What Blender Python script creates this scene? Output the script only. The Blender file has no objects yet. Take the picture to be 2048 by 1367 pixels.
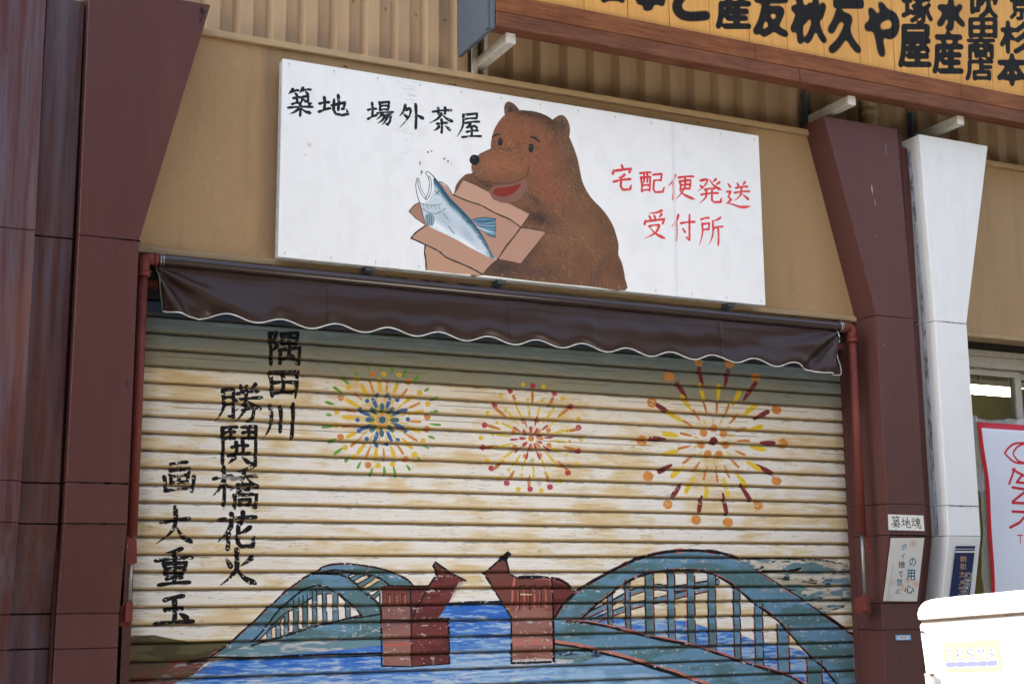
import bpy, math, random
import numpy as np
from mathutils import Matrix, Vector
D = bpy.data; S = bpy.context.scene; COL = S.collection
R = math.radians
rng = np.random.default_rng(7); random.seed(7)

# ------------------------------------------------------------------ camera
FPX = 2745.73; YAW = 0.4454; PITCH = 0.1804; ROLL = -0.0073
CAM = np.array([-1.099, -6.0914, 1.4992])
_cy, _sy, _cp, _sp = math.cos(YAW), math.sin(YAW), math.cos(PITCH), math.sin(PITCH)
_F = np.array([_sy*_cp, _cy*_cp, _sp]); _R0 = np.array([_cy, -_sy, 0]); _U0 = np.cross(_R0, _F)
_c, _s = math.cos(ROLL), math.sin(ROLL)
VM = np.array([_c*_R0+_s*_U0, -_s*_R0+_c*_U0, _F])
cd = D.cameras.new('camera'); cam = D.objects.new('camera', cd); COL.objects.link(cam)
cd.sensor_width = 36; cd.lens = FPX/2048*36; cd.clip_end = 2000; cd.clip_start = .05
m = Matrix(((VM[0][0], VM[1][0], -VM[2][0]), (VM[0][1], VM[1][1], -VM[2][1]), (VM[0][2], VM[1][2], -VM[2][2])))
cam.matrix_world = Matrix.Translation(CAM) @ m.to_4x4()
cd.dof.use_dof = True; cd.dof.focus_distance = 6.6; cd.dof.aperture_fstop = 5.6
S.camera = cam
# ------------------------------------------------------------------ light
SUN_AZ = R(-69); SUN_EL = R(46)          # azimuth clockwise from +Y (into the building)
W = D.worlds.new('World'); S.world = W; W.use_nodes = True; wn = W.node_tree
sky = wn.nodes.new('ShaderNodeTexSky'); sky.sky_type = 'NISHITA'; sky.sun_disc = False
sky.sun_elevation = SUN_EL; sky.sun_rotation = SUN_AZ; sky.dust_density = 2.5; sky.air_density = 1.0
bgn = wn.nodes['Background']; bgn.inputs[1].default_value = .12
wn.links.new(sky.outputs[0], bgn.inputs[0])
sl = D.lights.new('sun', 'SUN'); sl.energy = 5.0; sl.angle = R(.5); sl.color = (1, .95, .87)
so = D.objects.new('sun', sl); COL.objects.link(so)
sd = Vector((math.sin(SUN_AZ)*math.cos(SUN_EL), math.cos(SUN_AZ)*math.cos(SUN_EL), math.sin(SUN_EL)))
so.rotation_euler = (-sd).to_track_quat('-Z', 'Y').to_euler(); so.location = (8, 0, 12)
S.view_settings.view_transform = 'Standard'; S.view_settings.look = 'None'
S.view_settings.exposure = 2.72; S.view_settings.gamma = 1.0
S.view_settings.use_curve_mapping = False
S.view_settings.use_white_balance = True; S.view_settings.white_balance_temperature = 7750; S.view_settings.white_balance_tint = 9
S.render.engine = 'CYCLES'; S.cycles.use_denoising = True; S.cycles.max_bounces = 6

# ------------------------------------------------------------------ helpers: pixels of the photo -> points on real planes
def up(px, py, Y):
    d = VM.T @ np.array([(px-1024)/FPX, (683.5-py)/FPX, 1]); t = (Y-CAM[1])/d[1]
    return CAM+t*d

def lin(c):
    return tuple((v/12.92 if v <= .04045 else ((v+.055)/1.055)**2.4) for v in c)
def C8(r, g, b, a=1): return lin((r/255, g/255, b/255))+(a,)

def tag(o, label=None, cat=None, group=None, kind=None):
    if label: o['label'] = label
    if cat: o['category'] = cat
    if group: o['group'] = group
    if kind: o['kind'] = kind
    return o
def empty(name, loc=(0, 0, 0)):
    o = D.objects.new(name, None); COL.objects.link(o); o.location = loc; o.empty_display_size = .1; return o

class MB:
    """collects geometry and links it as one mesh object (world coordinates, re-based on the parent)"""
    def __init__(s): s.v = []; s.f = []; s.uv = None
    def face(s, *pts):
        n = len(s.v); s.v += [tuple(p) for p in pts]; s.f.append(tuple(range(n, n+len(pts)))); return s
    def box(s, x0, x1, y0, y1, z0, z1):
        n = len(s.v)
        s.v += [(x0, y0, z0), (x1, y0, z0), (x1, y1, z0), (x0, y1, z0), (x0, y0, z1), (x1, y0, z1), (x1, y1, z1), (x0, y1, z1)]
        s.f += [tuple(n+i for i in q) for q in ((0, 3, 2, 1), (4, 5, 6, 7), (0, 1, 5, 4), (1, 2, 6, 5), (2, 3, 7, 6), (3, 0, 4, 7))]
        return s
    def hexa(s, p):   # 8 points: bottom 4 ccw from front-left, top 4
        n = len(s.v); s.v += [tuple(q) for q in p]
        s.f += [tuple(n+i for i in q) for q in ((0, 3, 2, 1), (4, 5, 6, 7), (0, 1, 5, 4), (1, 2, 6, 5), (2, 3, 7, 6), (3, 0, 4, 7))]
        return s
    def prism(s, poly, y0, y1):   # polygon in xz, counter-clockwise seen from the front (-y)
        n = len(s.v); k = len(poly)
        s.v += [(x, y0, z) for x, z in poly]+[(x, y1, z) for x, z in poly]
        s.f.append(tuple(n+i for i in range(k))); s.f.append(tuple(n+k+i for i in reversed(range(k))))
        for i in range(k):
            j = (i+1) % k; s.f.append((n+j, n+i, n+k+i, n+k+j))
        return s
    def tube(s, pts, r, seg=12, cap=True):
        pts = [Vector(p) for p in pts]; rings = []
        up_ = None
        for i, p in enumerate(pts):
            a = pts[max(i-1, 0)]; b = pts[min(i+1, len(pts)-1)]; t = (b-a).normalized()
            if up_ is None: up_ = Vector((0, 0, 1)) if abs(t.z) < .9 else Vector((1, 0, 0))
            u = (up_-t*up_.dot(t)).normalized(); w = t.cross(u); up_ = u
            rr = r[i] if isinstance(r, (list, tuple)) else r
            n = len(s.v)
            for k in range(seg):
                q = 2*math.pi*k/seg; s.v.append(tuple(p+(u*math.cos(q)+w*math.sin(q))*rr))
            rings.append(n)
        for a, b in zip(rings, rings[1:]):
            for k in range(seg):
                s.f.append((a+k, a+(k+1) % seg, b+(k+1) % seg, b+k))
        if cap:
            s.f.append(tuple(reversed(range(rings[0], rings[0]+seg)))); s.f.append(tuple(range(rings[-1], rings[-1]+seg)))
        return s
    def build(s, name, mat, parent=None, smooth=False, bevel=0, uvbox=None):
        me = D.meshes.new(name); base = Vector(parent_loc(parent))
        me.from_pydata([tuple(Vector(v)-base) for v in s.v], [], s.f); me.update()
        if bevel:
            import bmesh
            bm = bmesh.new(); bm.from_mesh(me); bmesh.ops.remove_doubles(bm, verts=bm.verts, dist=1e-5)
            bmesh.ops.bevel(bm, geom=list(bm.edges), offset=bevel, segments=1, affect='EDGES', profile=.5)
            bm.to_mesh(me); bm.free()
        if uvbox:
            x0, z0, x1, z1 = uvbox; l = me.uv_layers.new(name='UVMap')
            for lp in me.loops:
                v = me.vertices[lp.vertex_index].co+base
                l.data[lp.index].uv = ((v.x-x0)/(x1-x0), (v.z-z0)/(z1-z0))
        if smooth:
            for p in me.polygons: p.use_smooth = True
        me.materials.append(mat)
        o = D.objects.new(name, me); COL.objects.link(o)
        if parent: o.parent = parent
        return o
def parent_loc(p):
    v = Vector((0, 0, 0))
    while p: v += Vector(p.location); p = p.parent
    return v

# ------------------------------------------------------------------ node materials
class NT:
    def __init__(s, name, spec=.12):
        s.m = D.materials.new(name); s.m.use_nodes = True; s.t = s.m.node_tree; s.b = s.t.nodes['Principled BSDF']; s.b.inputs['Specular IOR Level'].default_value = spec
        s.geo = s.t.nodes.new('ShaderNodeNewGeometry')
    def n(s, typ, **k):
        q = s.t.nodes.new('ShaderNode'+typ)
        for a, v in k.items(): setattr(q, a, v)
        return q
    def l(s, a, b): s.t.links.new(a, b)
    def noise(s, scale=(1, 1, 1), sc=5, det=4, rough=.55, src=None, off=(0, 0, 0)):
        mp = s.n('Mapping'); mp.inputs['Scale'].default_value = scale; mp.inputs['Location'].default_value = off
        s.l(src or s.geo.outputs['Position'], mp.inputs[0])
        q = s.n('TexNoise'); q.inputs['Scale'].default_value = sc; q.inputs['Detail'].default_value = det; q.inputs['Roughness'].default_value = rough
        s.l(mp.outputs[0], q.inputs['Vector']); return q.outputs['Fac']
    def ramp(s, fac, stops):
        q = s.n('ValToRGB'); e = q.color_ramp.elements
        while len(e) < len(stops): e.new(.5)
        for el, (p, c) in zip(e, stops):
            el.position = p; el.color = c if isinstance(c, tuple) else (c, c, c, 1)
        s.l(fac, q.inputs[0]); return q.outputs[0]
    def mix(s, fac, a, b, mode='MIX'):
        q = s.n('Mix', data_type='RGBA', blend_type=mode)
        for i, v in ((0, fac), (6, a), (7, b)):
            if isinstance(v, (int, float)): q.inputs[i].default_value = v
            elif isinstance(v, tuple): q.inputs[i].default_value = v
            else: s.l(v, q.inputs[i])
        return q.outputs[2]
    def color(s, c):
        if isinstance(c, tuple): s.b.inputs['Base Color'].default_value = c
        else: s.l(c, s.b.inputs['Base Color'])
    def rough(s, r):
        if isinstance(r, (int, float)): s.b.inputs['Roughness'].default_value = r
        else: s.l(r, s.b.inputs['Roughness'])
    def bump(s, h, strength=.3, dist=.01):
        q = s.n('Bump'); q.inputs['Strength'].default_value = strength; q.inputs['Distance'].default_value = dist
        s.l(h, q.inputs['Height']); s.l(q.outputs[0], s.b.inputs['Normal'])

def plain(name, c, rough=.5, metal=0, var=.12, sc=30, bump=.05, stretch=(1, 1, 1)):
    t = NT(name); f = t.noise(stretch, sc, 5, .6); g = t.noise((1, 1, 1), sc*.15, 3, .5, off=(3, 1, 7))
    d = tuple(v*(1-var*1.6) for v in c[:3])+(1,); u = tuple(min(1, v*(1+var)) for v in c[:3])+(1,)
    col = t.mix(t.ramp(f, [(.3, 0.0), (.7, 1.0)]), d, u); col = t.mix(t.ramp(g, [(.35, 0.0), (.75, .45)]), col, d)
    t.color(col); t.rough(rough); t.b.inputs['Metallic'].default_value = metal
    t.bump(f, bump, .004); return t.m

# brown enamelled steel cladding: vertical water streaks and sky sheen painted into the colour
def cladding(name, streak, base=C8(82, 46, 44), sheen_dirt=C8(102, 94, 106), rough=.33):
    t = NT(name, .26)
    a = t.noise((1, 1, .05), 22, 6, .65); b = t.noise((1, 1, .25), 3.2, 4, .6, off=(5, 0, 2)); fine = t.noise((1, 1, .03), 90, 3, .5)
    col = t.mix(t.ramp(a, [(.38, 0.0), (.68, streak)]), base, sheen_dirt)
    rust = C8(122, 78, 62); col = t.mix(t.ramp(b, [(.5, 0.0), (.72, streak*.8)]), col, rust)
    col = t.mix(t.ramp(fine, [(.3, .0), (.75, .28)]), col, C8(66, 40, 40))
    spot = t.noise((1, 1, .6), 46, 2, .5, off=(9, 4, 1)); col = t.mix(t.ramp(spot, [(.72, 0.0), (.78, .5*streak+.05)]), col, C8(30, 26, 24))
    t.color(col); t.rough(t.ramp(a, [(.3, rough), (.75, rough+.22)]))
    w = t.noise((1, 1, .35), 2.2, 2, .5, off=(1, 7, 3)); ob = t.noise((1, 1, 1), 160, 2, .5)
    h = t.mix(.06, w, ob); t.bump(h, .22, .05); return t.m
M = {}
M['clad_left'] = cladding('brown_enamel_weathered_sheen', .85)
M['clad_mid'] = cladding('brown_enamel_streaked', .22, C8(86, 50, 47), C8(74, 52, 55))
M['clad_right'] = cladding('brown_enamel', .12, C8(90, 55, 52), C8(104, 80, 80), .4)
M['dark_gap'] = plain('dirty_joint', C8(44, 36, 30), .9); M['core_brown'] = plain('brown_joint_core', C8(70, 42, 40), .8); M['core_white'] = plain('grey_joint_core', C8(120, 118, 112), .8)
M['white_clad'] = None

t = NT('tan_painted_render')
g = t.noise((1, 1, 1), 110, 5, .7); b = t.noise((1, 1, .35), 2.0, 5, .6); d = t.noise((1, 1, .1), 14, 4, .6, off=(2, 0, 0))
col = t.mix(t.ramp(b, [(.3, 0.0), (.7, 1.0)]), C8(158, 128, 94), C8(172, 142, 106))
col = t.mix(t.ramp(d, [(.54, 0.0), (.75, .34)]), col, C8(130, 106, 80)); col = t.mix(t.ramp(g, [(.35, .22), (.55, 0.0)]), col, C8(120, 98, 72))
t.color(col); t.rough(.55); t.bump(g, .35, .006); M['tan_wall'] = t.m
t = NT('tan_sheet_metal')
b = t.noise((1, 1, .12), 9, 5, .6); d = t.noise((1, 1, 1), 60, 3, .5)
col = t.mix(t.ramp(b, [(.3, 0.0), (.7, 1.0)]), C8(170, 142, 112), C8(184, 156, 124)); col = t.mix(t.ramp(d, [(.62, 0.0), (.75, .2)]), col, C8(120, 98, 74))
t.color(col); t.rough(.42); t.bump(b, .1, .01); M['siding'] = t.m
M['trim_tan'] = plain('tan_trim', C8(172, 147, 114), .45, var=.1, sc=40, stretch=(.2, 1, 1))
M['slate'] = plain('blue_grey_sheet', C8(88, 100, 112), .5, var=.06)
M['bracket_white'] = plain('white_steel_tube', C8(200, 198, 190), .45, var=.15, sc=50)
M['silver'] = plain('galvanised_rod', C8(150, 150, 148), .35, .7)
M['pipe_red'] = None
t = NT('red_brown_pipe_paint'); f = t.noise((1, 1, .4), 70, 3, .6); g = t.noise((1, 1, 1), 9, 3, .6)
col = t.mix(t.ramp(g, [(.3, 0.0), (.7, 1.0)]), C8(100, 48, 42), C8(116, 60, 54)); col = t.mix(t.ramp(f, [(.7, 0.0), (.73, .85)]), col, C8(190, 172, 165))
t.color(col); t.rough(.45); t.bump(f, .2, .003); M['pipe_red'] = t.m
t = NT('white_enamel_panel'); f = t.noise((1, 1, .15), 16, 4, .6); g = t.noise((1, 1, 1), 4, 3, .6)
col = t.mix(t.ramp(f, [(.35, 0.0), (.75, .5)]), C8(228, 231, 232), C8(218, 219, 216)); t.color(t.mix(t.ramp(g, [(.6, 0.0), (.8, .25)]), col, C8(210, 206, 196)))
t.rough(.4); t.bump(g, .08, .02); M['white_clad'] = t.m
t = NT('crumbling_caulk'); f = t.noise((1, 1, .35), 34, 6, .75)
t.color(t.mix(t.ramp(f, [(.46, 0.0), (.6, 1.0)]), C8(196, 202, 210), C8(110, 110, 112))); t.rough(.8); t.bump(f, .6, .01); M['caulk'] = t.m

# vinyl of the awning
t = NT('brown_vinyl', .30); f = t.noise((1, 1, 1), 240, 2, .5); g = t.noise((.6, 1, 1.5), 6, 4, .6)
t.color(t.mix(t.ramp(g, [(.35, 0.0), (.75, .5)]), C8(48, 32, 28), C8(60, 43, 37))); t.rough(t.ramp(g, [(.3, .27), (.7, .42)])); t.bump(f, .05, .002); M['vinyl'] = t.m
M['vinyl_roll'] = plain('brown_awning_tube', C8(48, 34, 33), .25, var=.08, sc=20); M['vinyl_roll'].node_tree.nodes['Principled BSDF'].inputs['Specular IOR Level'].default_value = .6
M['piping'] = plain('pale_vinyl_piping', C8(205, 205, 200), .5, var=.15, sc=30)
M['black_rubber'] = plain('black_fitting', C8(40, 40, 42), .5)
def brown_wood(name, a, b, streak):
    t = NT(name)
    f = t.noise((.12, 1, 1.6), 42, 6, .7); g = t.noise((.5, 1, 1), 7, 5, .65); s_ = t.noise((.06, 1, 2.2), 30, 3, .6, off=(4, 4, 0))
    col = t.mix(t.ramp(f, [(.3, 0.0), (.7, 1.0)]), a, b); col = t.mix(t.ramp(g, [(.4, 0.0), (.75, .6)]), col, tuple(v*.5 for v in a[:3])+(1,))
    col = t.mix(t.ramp(s_, [(.70, 0.0), (.76, streak)]), col, C8(205, 160, 125))
    t.color(col); t.rough(.6); t.bump(f, .25, .004); return t.m
M['wood_frame'] = brown_wood('stained_red_brown_timber', C8(106, 60, 38), C8(148, 94, 60), .8)
M['wood_dark'] = brown_wood('stained_dark_timber', C8(94, 58, 44), C8(132, 86, 64), .6)

# ------------------------------------------------------------------ painted art: rasterised from polygons and brush strokes
def vnoise(h, w, sy, sx, seed):
    r = np.random.default_rng(seed); gy, gx = int(h/sy)+3, int(w/sx)+3
    g = r.random((gy, gx)).astype(np.float32)
    y = np.arange(h)/sy; x = np.arange(w)/sx; iy = y.astype(int); ix = x.astype(int)
    fy = (y-iy); fx = (x-ix); fy = (fy*fy*(3-2*fy))[:, None].astype(np.float32); fx = (fx*fx*(3-2*fx))[None].astype(np.float32)
    a = g[iy][:, ix]; b = g[iy][:, ix+1]; c = g[iy+1][:, ix]; d = g[iy+1][:, ix+1]
    return (a*(1-fx)+b*fx)*(1-fy)+(c*(1-fx)+d*fx)*fy
def fbm(h, w, sy, sx, seed, octs=4):
    o = 0; amp = 1; tot = 0
    for k in range(octs):
        o = o+amp*vnoise(h, w, max(sy, 1), max(sx, 1), seed+k*17); tot += amp; amp *= .55; sy /= 2; sx /= 2
    return o/tot
def sstep(x, a, b):
    t = np.clip((x-a)/(b-a), 0, 1); return t*t*(3-2*t)
def smooth_pts(pts, n=8, closed=False):
    P = [np.array(p, float) for p in pts]; out = []; k = len(P)
    for i in range(k if closed else k-1):
        if closed: a, b, c, d = P[(i-1) % k], P[i], P[(i+1) % k], P[(i+2) % k]
        else: a, b, c, d = P[max(i-1, 0)], P[i], P[i+1], P[min(i+2, k-1)]
        for j in range(n):
            t = j/n; out.append(.5*((2*b)+(-a+c)*t+(2*a-5*b+4*c-d)*t*t+(-a+3*b-3*c+d)*t**3))
    if not closed: out.append(P[-1])
    return out

class Canvas:
    """a flat painting in plane coordinates (x, z in metres), row 0 at the bottom"""
    def __init__(s, x0, z0, x1, z1, ppm, base):
        s.x0, s.z0, s.x1, s.z1, s.p = x0, z0, x1, z1, ppm
        s.w = int((x1-x0)*ppm); s.h = int((z1-z0)*ppm)
        s.a = np.zeros((s.h, s.w, 3), np.float32); s.a[:] = np.array(base[:3], np.float32)/255
        s.fxf = lambda q: q; s.wear = None; s.unit = 1.0
    def setmap(s, ox, oy, sc, Y):            # crop of the photo -> plane
        def g(q):
            v = up(ox+q[0]/sc, oy+q[1]/sc, Y); return (v[0], v[2])
        s.fxf = g
        a = up(ox, oy, Y); b = up(ox+1, oy+1, Y); s.unit = math.hypot(b[0]-a[0], b[2]-a[2])/math.sqrt(2)/sc*s.p
    def local(s, u=1.0): s.fxf = lambda q: q; s.unit = s.p*u
    def pix(s, q):
        x, z = s.fxf(q); return ((x-s.x0)*s.p, (z-s.z0)*s.p)
    def poly_mask(s, pts):
        P = np.array([s.pix(q) for q in pts]); x0 = int(max(0, P[:, 0].min()-1)); x1 = int(min(s.w, P[:, 0].max()+2))
        y0 = int(max(0, P[:, 1].min()-1)); y1 = int(min(s.h, P[:, 1].max()+2))
        if x1 <= x0 or y1 <= y0: return None
        mk = np.zeros((y1-y0, x1-x0), np.float32); xs = np.arange(x0, x1)
        A = P; B = np.roll(P, -1, 0)
        for r_ in range(y0, y1):
            for sub in (.25, .75):
                y = r_+sub; c = (A[:, 1] <= y) != (B[:, 1] <= y)
                if not c.any(): continue
                q = np.sort(A[c, 0]+(y-A[c, 1])*(B[c, 0]-A[c, 0])/(B[c, 1]-A[c, 1]))
                for u, v in zip(q[::2], q[1::2]):
                    mk[r_-y0] += .5*np.clip(np.minimum(xs+1, v)-np.maximum(xs, u), 0, 1)
        return (y0, y1, x0, x1, mk)
    def stroke_mask(s, pts, rad):            # rad in crop units, one per point
        P = np.array([s.pix(q) for q in pts]); r = np.array(rad, float)*s.unit; rm = r.max()+2
        x0 = int(max(0, P[:, 0].min()-rm)); x1 = int(min(s.w, P[:, 0].max()+rm)); y0 = int(max(0, P[:, 1].min()-rm)); y1 = int(min(s.h, P[:, 1].max()+rm))
        if x1 <= x0 or y1 <= y0: return None
        mk = np.zeros((y1-y0, x1-x0), np.float32)
        for i in range(len(P)-1):
            a, b = P[i], P[i+1]; ra, rb = r[i], r[i+1]; q = max(ra, rb)+1.5
            u0 = int(max(x0, min(a[0], b[0])-q)); u1 = int(min(x1, max(a[0], b[0])+q+1)); v0 = int(max(y0, min(a[1], b[1])-q)); v1 = int(min(y1, max(a[1], b[1])+q+1))
            if u1 <= u0 or v1 <= v0: continue
            X = np.arange(u0, u1)[None]+.5; Y = np.arange(v0, v1)[:, None]+.5; d = b-a; L = max(d@d, 1e-9)
            t = np.clip(((X-a[0])*d[0]+(Y-a[1])*d[1])/L, 0, 1); dist = np.hypot(X-a[0]-t*d[0], Y-a[1]-t*d[1])
            c = np.clip(ra+(rb-ra)*t-dist+.5, 0, 1); sub = mk[v0-y0:v1-y0, u0-x0:u1-x0]; np.maximum(sub, c, out=sub)
        return (y0, y1, x0, x1, mk)
    def blend(s, mk, col, alpha=1.0, wear=None, rough=0):
        if mk is None: return
        y0, y1, x0, x1, q = mk
        q = np.clip(q, 0, 1)*alpha
        if wear is not None: q = q*wear[y0:y1, x0:x1]
        c = np.array(col[:3], np.float32)/255
        s.a[y0:y1, x0:x1] = s.a[y0:y1, x0:x1]*(1-q[..., None])+c*q[..., None]
    def poly(s, pts, col, alpha=1.0, wear=None, sm=0):
        if sm: pts = smooth_pts(pts, sm, True)
        s.blend(s.poly_mask(pts), col, alpha, wear)
    def line(s, pts, w, col, alpha=1.0, wear=None, sm=0, taper=False, jit=0):
        if sm: pts = smooth_pts(pts, sm)
        n = len(pts); rd = []
        for i in range(n):
            t = i/max(n-1, 1); k = 1.0
            if taper: k = .35+.65*math.sin(math.pi*min(1, max(0, t*.92+.04)))
            if jit: k *= 1+random.uniform(-jit, jit)
            rd.append(max(w/2*k, .01))
        s.blend(s.stroke_mask(pts, rd), col, alpha, wear)
    def dot(s, c, r, col, alpha=1.0, wear=None, ry=None):
        ry = ry or r; s.poly([(c[0]+r*math.cos(a)*random.uniform(.93, 1.07), c[1]+ry*math.sin(a)*random.uniform(.93, 1.07)) for a in np.linspace(0, 2*math.pi, 18, False)], col, alpha, wear)
    def soft(s, c, rx, ry, col, alpha, mask=None, ang=0):     # a soft brushed patch of paint
        px, py = s.pix(c); rx *= s.unit; ry *= s.unit; q = max(rx, ry)*2.2
        x0 = int(max(0, px-q)); x1 = int(min(s.w, px+q)); y0 = int(max(0, py-q)); y1 = int(min(s.h, py+q))
        if x1 <= x0 or y1 <= y0: return
        X = np.arange(x0, x1)[None]-px; Y = -(np.arange(y0, y1)[:, None]-py); ca, sa = math.cos(ang), math.sin(ang)
        u = (X*ca+Y*sa)/rx; v = (-X*sa+Y*ca)/ry; g = np.exp(-(u*u+v*v)*1.2)*alpha
        if mask is not None: g = g*mask[y0:y1, x0:x1]
        cc = np.array(col[:3], np.float32)/255; s.a[y0:y1, x0:x1] = s.a[y0:y1, x0:x1]*(1-g[..., None])+cc*g[..., None]
    def full(s, mk):
        o = np.zeros((s.h, s.w), np.float32)
        if mk: o[mk[0]:mk[1], mk[2]:mk[3]] = np.clip(mk[4], 0, 1)
        return o
    def image(s, name):
        im = D.images.new(name, s.w, s.h, alpha=False); b = np.ones((s.h, s.w, 4), np.float32); b[..., :3] = np.clip(s.a, 0, 1)
        im.pixels.foreach_set(b.ravel()); im.update(); im.pack(); return im
    @property
    def box(s): return (s.x0, s.z0, s.x1, s.z1)

# brush characters: strokes in a 0..100 box.  h level, v upright, p sweep that thins, n sweep that swells, d drop, k even stroke with corners
GL = {
'築': "p 24,5 6,24|h 18,15 44,10|d 30,16 38,26|p 62,0 48,20|h 58,12 90,7|d 70,13 80,24|h 24,38 50,34|v 37,37 37,54|h 20,58 50,53|p 58,32 56,46 48,62|k 58,32 80,30 80,48 84,58 93,54|d 64,40 72,49|h 4,70 96,66|v 50,56 50,98|p 48,70 30,84 10,91|n 52,70 70,82 92,88",
'地': "h 2,40 36,34|v 19,12 19,68|h 0,76 40,60|k 44,48 88,36 84,62 76,64|v 66,2 66,70|k 52,22 51,68 58,85 80,90 98,84 94,66",
'場': "h 0,38 32,32|v 17,8 17,62|h 0,74 34,58|v 46,6 47,40|k 46,8 82,4 79,38|h 48,22 78,20|h 48,38 78,36|h 36,51 98,45|p 56,50 50,62 34,76|k 52,60 90,56 86,84 78,96 68,92|p 66,60 56,78 38,92|p 78,60 70,80 54,98",
'外': "p 28,6 20,28 4,48|p 27,26 46,20 42,50 6,92|d 20,40 34,54|v 66,2 66,98|n 66,38 80,48 98,58",
'茶': "h 14,16 88,10|v 36,2 36,24|v 64,0 62,24|p 50,22 34,42 0,60|n 50,24 70,42 98,54|h 30,62 72,58|v 50,44 50,98|p 40,70 32,80 18,88|d 64,70 84,86",
'屋': "k 27,8 82,4 80,24|h 26,25 80,22|p 26,6 24,50 0,92|h 34,40 92,34|p 56,40 46,52 38,58|h 40,57 72,52|d 72,46 82,58|h 38,73 86,68|v 60,56 60,90|h 20,93 100,90",
'宅': "d 46,0 53,14|d 12,18 6,36|k 14,24 92,16 82,33|p 64,36 50,45 30,50|h 8,64 90,54|k 46,46 44,80 54,93 88,92 95,74",
'配': "h 4,12 46,8|v 8,28 12,90|k 8,30 44,26 42,88|p 20,12 20,44 14,56|v 32,12 32,50|h 14,64 40,62|h 12,85 42,82|k 54,18 88,14 86,42|h 58,44 86,42|k 58,44 56,82 64,92 92,91 99,70",
'便': "p 28,2 18,24 0,44|v 18,28 18,96|h 38,13 94,8|v 44,26 46,60|k 44,26 84,22 82,56|h 46,42 82,39|h 46,58 82,55|p 64,10 60,56 28,94|n 44,62 62,78 100,95",
'発': "p 14,12 42,8 30,32 2,52|d 12,28 22,38|n 50,6 68,30 99,48|p 76,6 62,18|p 90,18 74,28|h 30,46 70,42|h 16,64 84,58|p 38,46 36,72 12,96|k 60,46 60,84 68,92 94,91 96,76",
'送': "d 8,8 18,22|k 4,40 20,38 10,58 22,70 4,84|n 4,82 30,88 60,98 100,95|d 44,6 52,17|p 78,2 68,16|h 40,26 88,20|h 34,44 96,38|p 64,22 58,54 34,74|n 64,46 78,58 94,70",
'受': "p 84,2 60,9 24,12|d 24,18 31,30|d 46,16 53,28|p 82,14 70,28|d 10,34 5,50|k 12,39 94,32 84,50|h 24,57 72,52|p 72,52 54,78 4,98|n 28,60 56,82 99,98",
'付': "p 30,2 20,26 0,46|v 20,30 20,98|h 38,34 100,28|k 76,2 76,94 62,82|d 46,50 58,66",
'所': "h 6,10 42,4|p 12,22 12,60 0,98|k 12,26 42,22 40,46|h 14,46 40,44|p 92,2 76,10 58,14|p 58,14 58,60 42,97|h 60,40 100,34|v 80,38 80,99",
'隅': "v 8,4 10,98|k 8,6 28,4 19,28 30,44 16,56|v 42,6 44,38|k 42,8 90,6 86,36|h 44,22 86,20|h 44,38 86,36|v 64,8 64,78|v 38,54 36,96|k 38,54 96,48 92,94 80,88|h 46,82 74,75|d 70,66 80,82",
'田': "v 8,6 14,94|k 8,8 94,6 86,98|h 14,44 86,42|v 48,8 48,78|h 14,80 84,78",
'川': "p 22,2 24,56 0,99|v 53,6 52,80|v 90,0 87,98",
'勝': "p 16,14 17,60 0,97|k 16,16 40,14 38,90 26,84|h 18,36 38,34|h 18,56 38,54|d 52,2 59,17|p 86,0 78,14|h 46,25 94,18|h 42,43 100,36|p 66,4 62,50 40,73|n 70,44 84,56 100,67|k 54,67 86,62 80,92 66,98|p 66,54 60,76 44,97",
'鬨': "v 6,6 8,97|h 8,8 44,6|h 10,20 40,18|h 10,34 40,32|v 26,8 26,34|k 56,5 95,4 93,98 78,90|h 60,20 92,18|h 58,34 90,32|v 74,6 74,34|h 30,55 72,50|v 42,42 42,72|v 60,40 60,72|h 22,75 78,70|p 40,78 22,95|d 58,78 76,93",
'橋': "h 0,30 42,24|v 24,2 24,98|p 24,30 14,52 0,68|d 28,40 42,50|p 88,2 70,10 52,14|h 42,31 99,24|p 70,12 62,38 38,57|n 74,28 86,42 100,50|v 54,44 55,58|k 54,44 80,42 79,56|h 55,59 79,57|v 46,68 46,98|k 46,68 94,64 92,97 82,90|v 58,79 58,90|k 58,79 80,77 79,90|h 58,90 79,89",
'画': "h 24,12 76,3|v 20,28 26,72|k 22,30 84,25 76,70|h 26,50 78,46|v 50,12 50,72|h 26,70 76,68|v 5,50 10,95|h 8,95 92,87|v 96,46 88,98",
'大': "h 12,44 88,32|p 50,0 50,44 36,70 0,99|n 50,46 70,78 99,96",
'重': "p 72,1 50,8 28,12|h 0,33 99,24|v 22,40 28,70|k 22,42 82,38 74,68|h 28,56 76,52|h 28,69 74,67|v 50,12 50,94|h 28,82 72,78|h 8,97 92,90",
'玉': "h 26,17 74,3|v 50,14 50,90|h 28,52 72,46|h 0,98 100,90|d 64,62 84,80",
'花': "h 4,20 99,12|v 34,3 36,32|v 66,0 60,32|p 36,34 24,54 0,78|v 26,52 26,99|p 86,38 66,54 44,64|k 54,30 54,80 62,91 92,90 97,64",
'火': "v 47,0 47,40|d 18,26 32,48|p 90,20 74,34 58,46|p 48,30 46,54 30,76 2,98|n 48,50 66,78 99,95",
'魂': "h 8,14 36,10|h 0,33 42,28|p 22,32 4,70|h 4,71 38,63|d 30,50 41,73|p 68,1 58,14|v 50,18 52,50|k 50,18 92,14 88,48|h 52,34 88,32|h 52,49 88,47|v 69,16 69,50|p 62,50 58,74 38,97|k 74,50 74,82 80,91 98,90 99,74|d 84,58 93,71",
}
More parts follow.
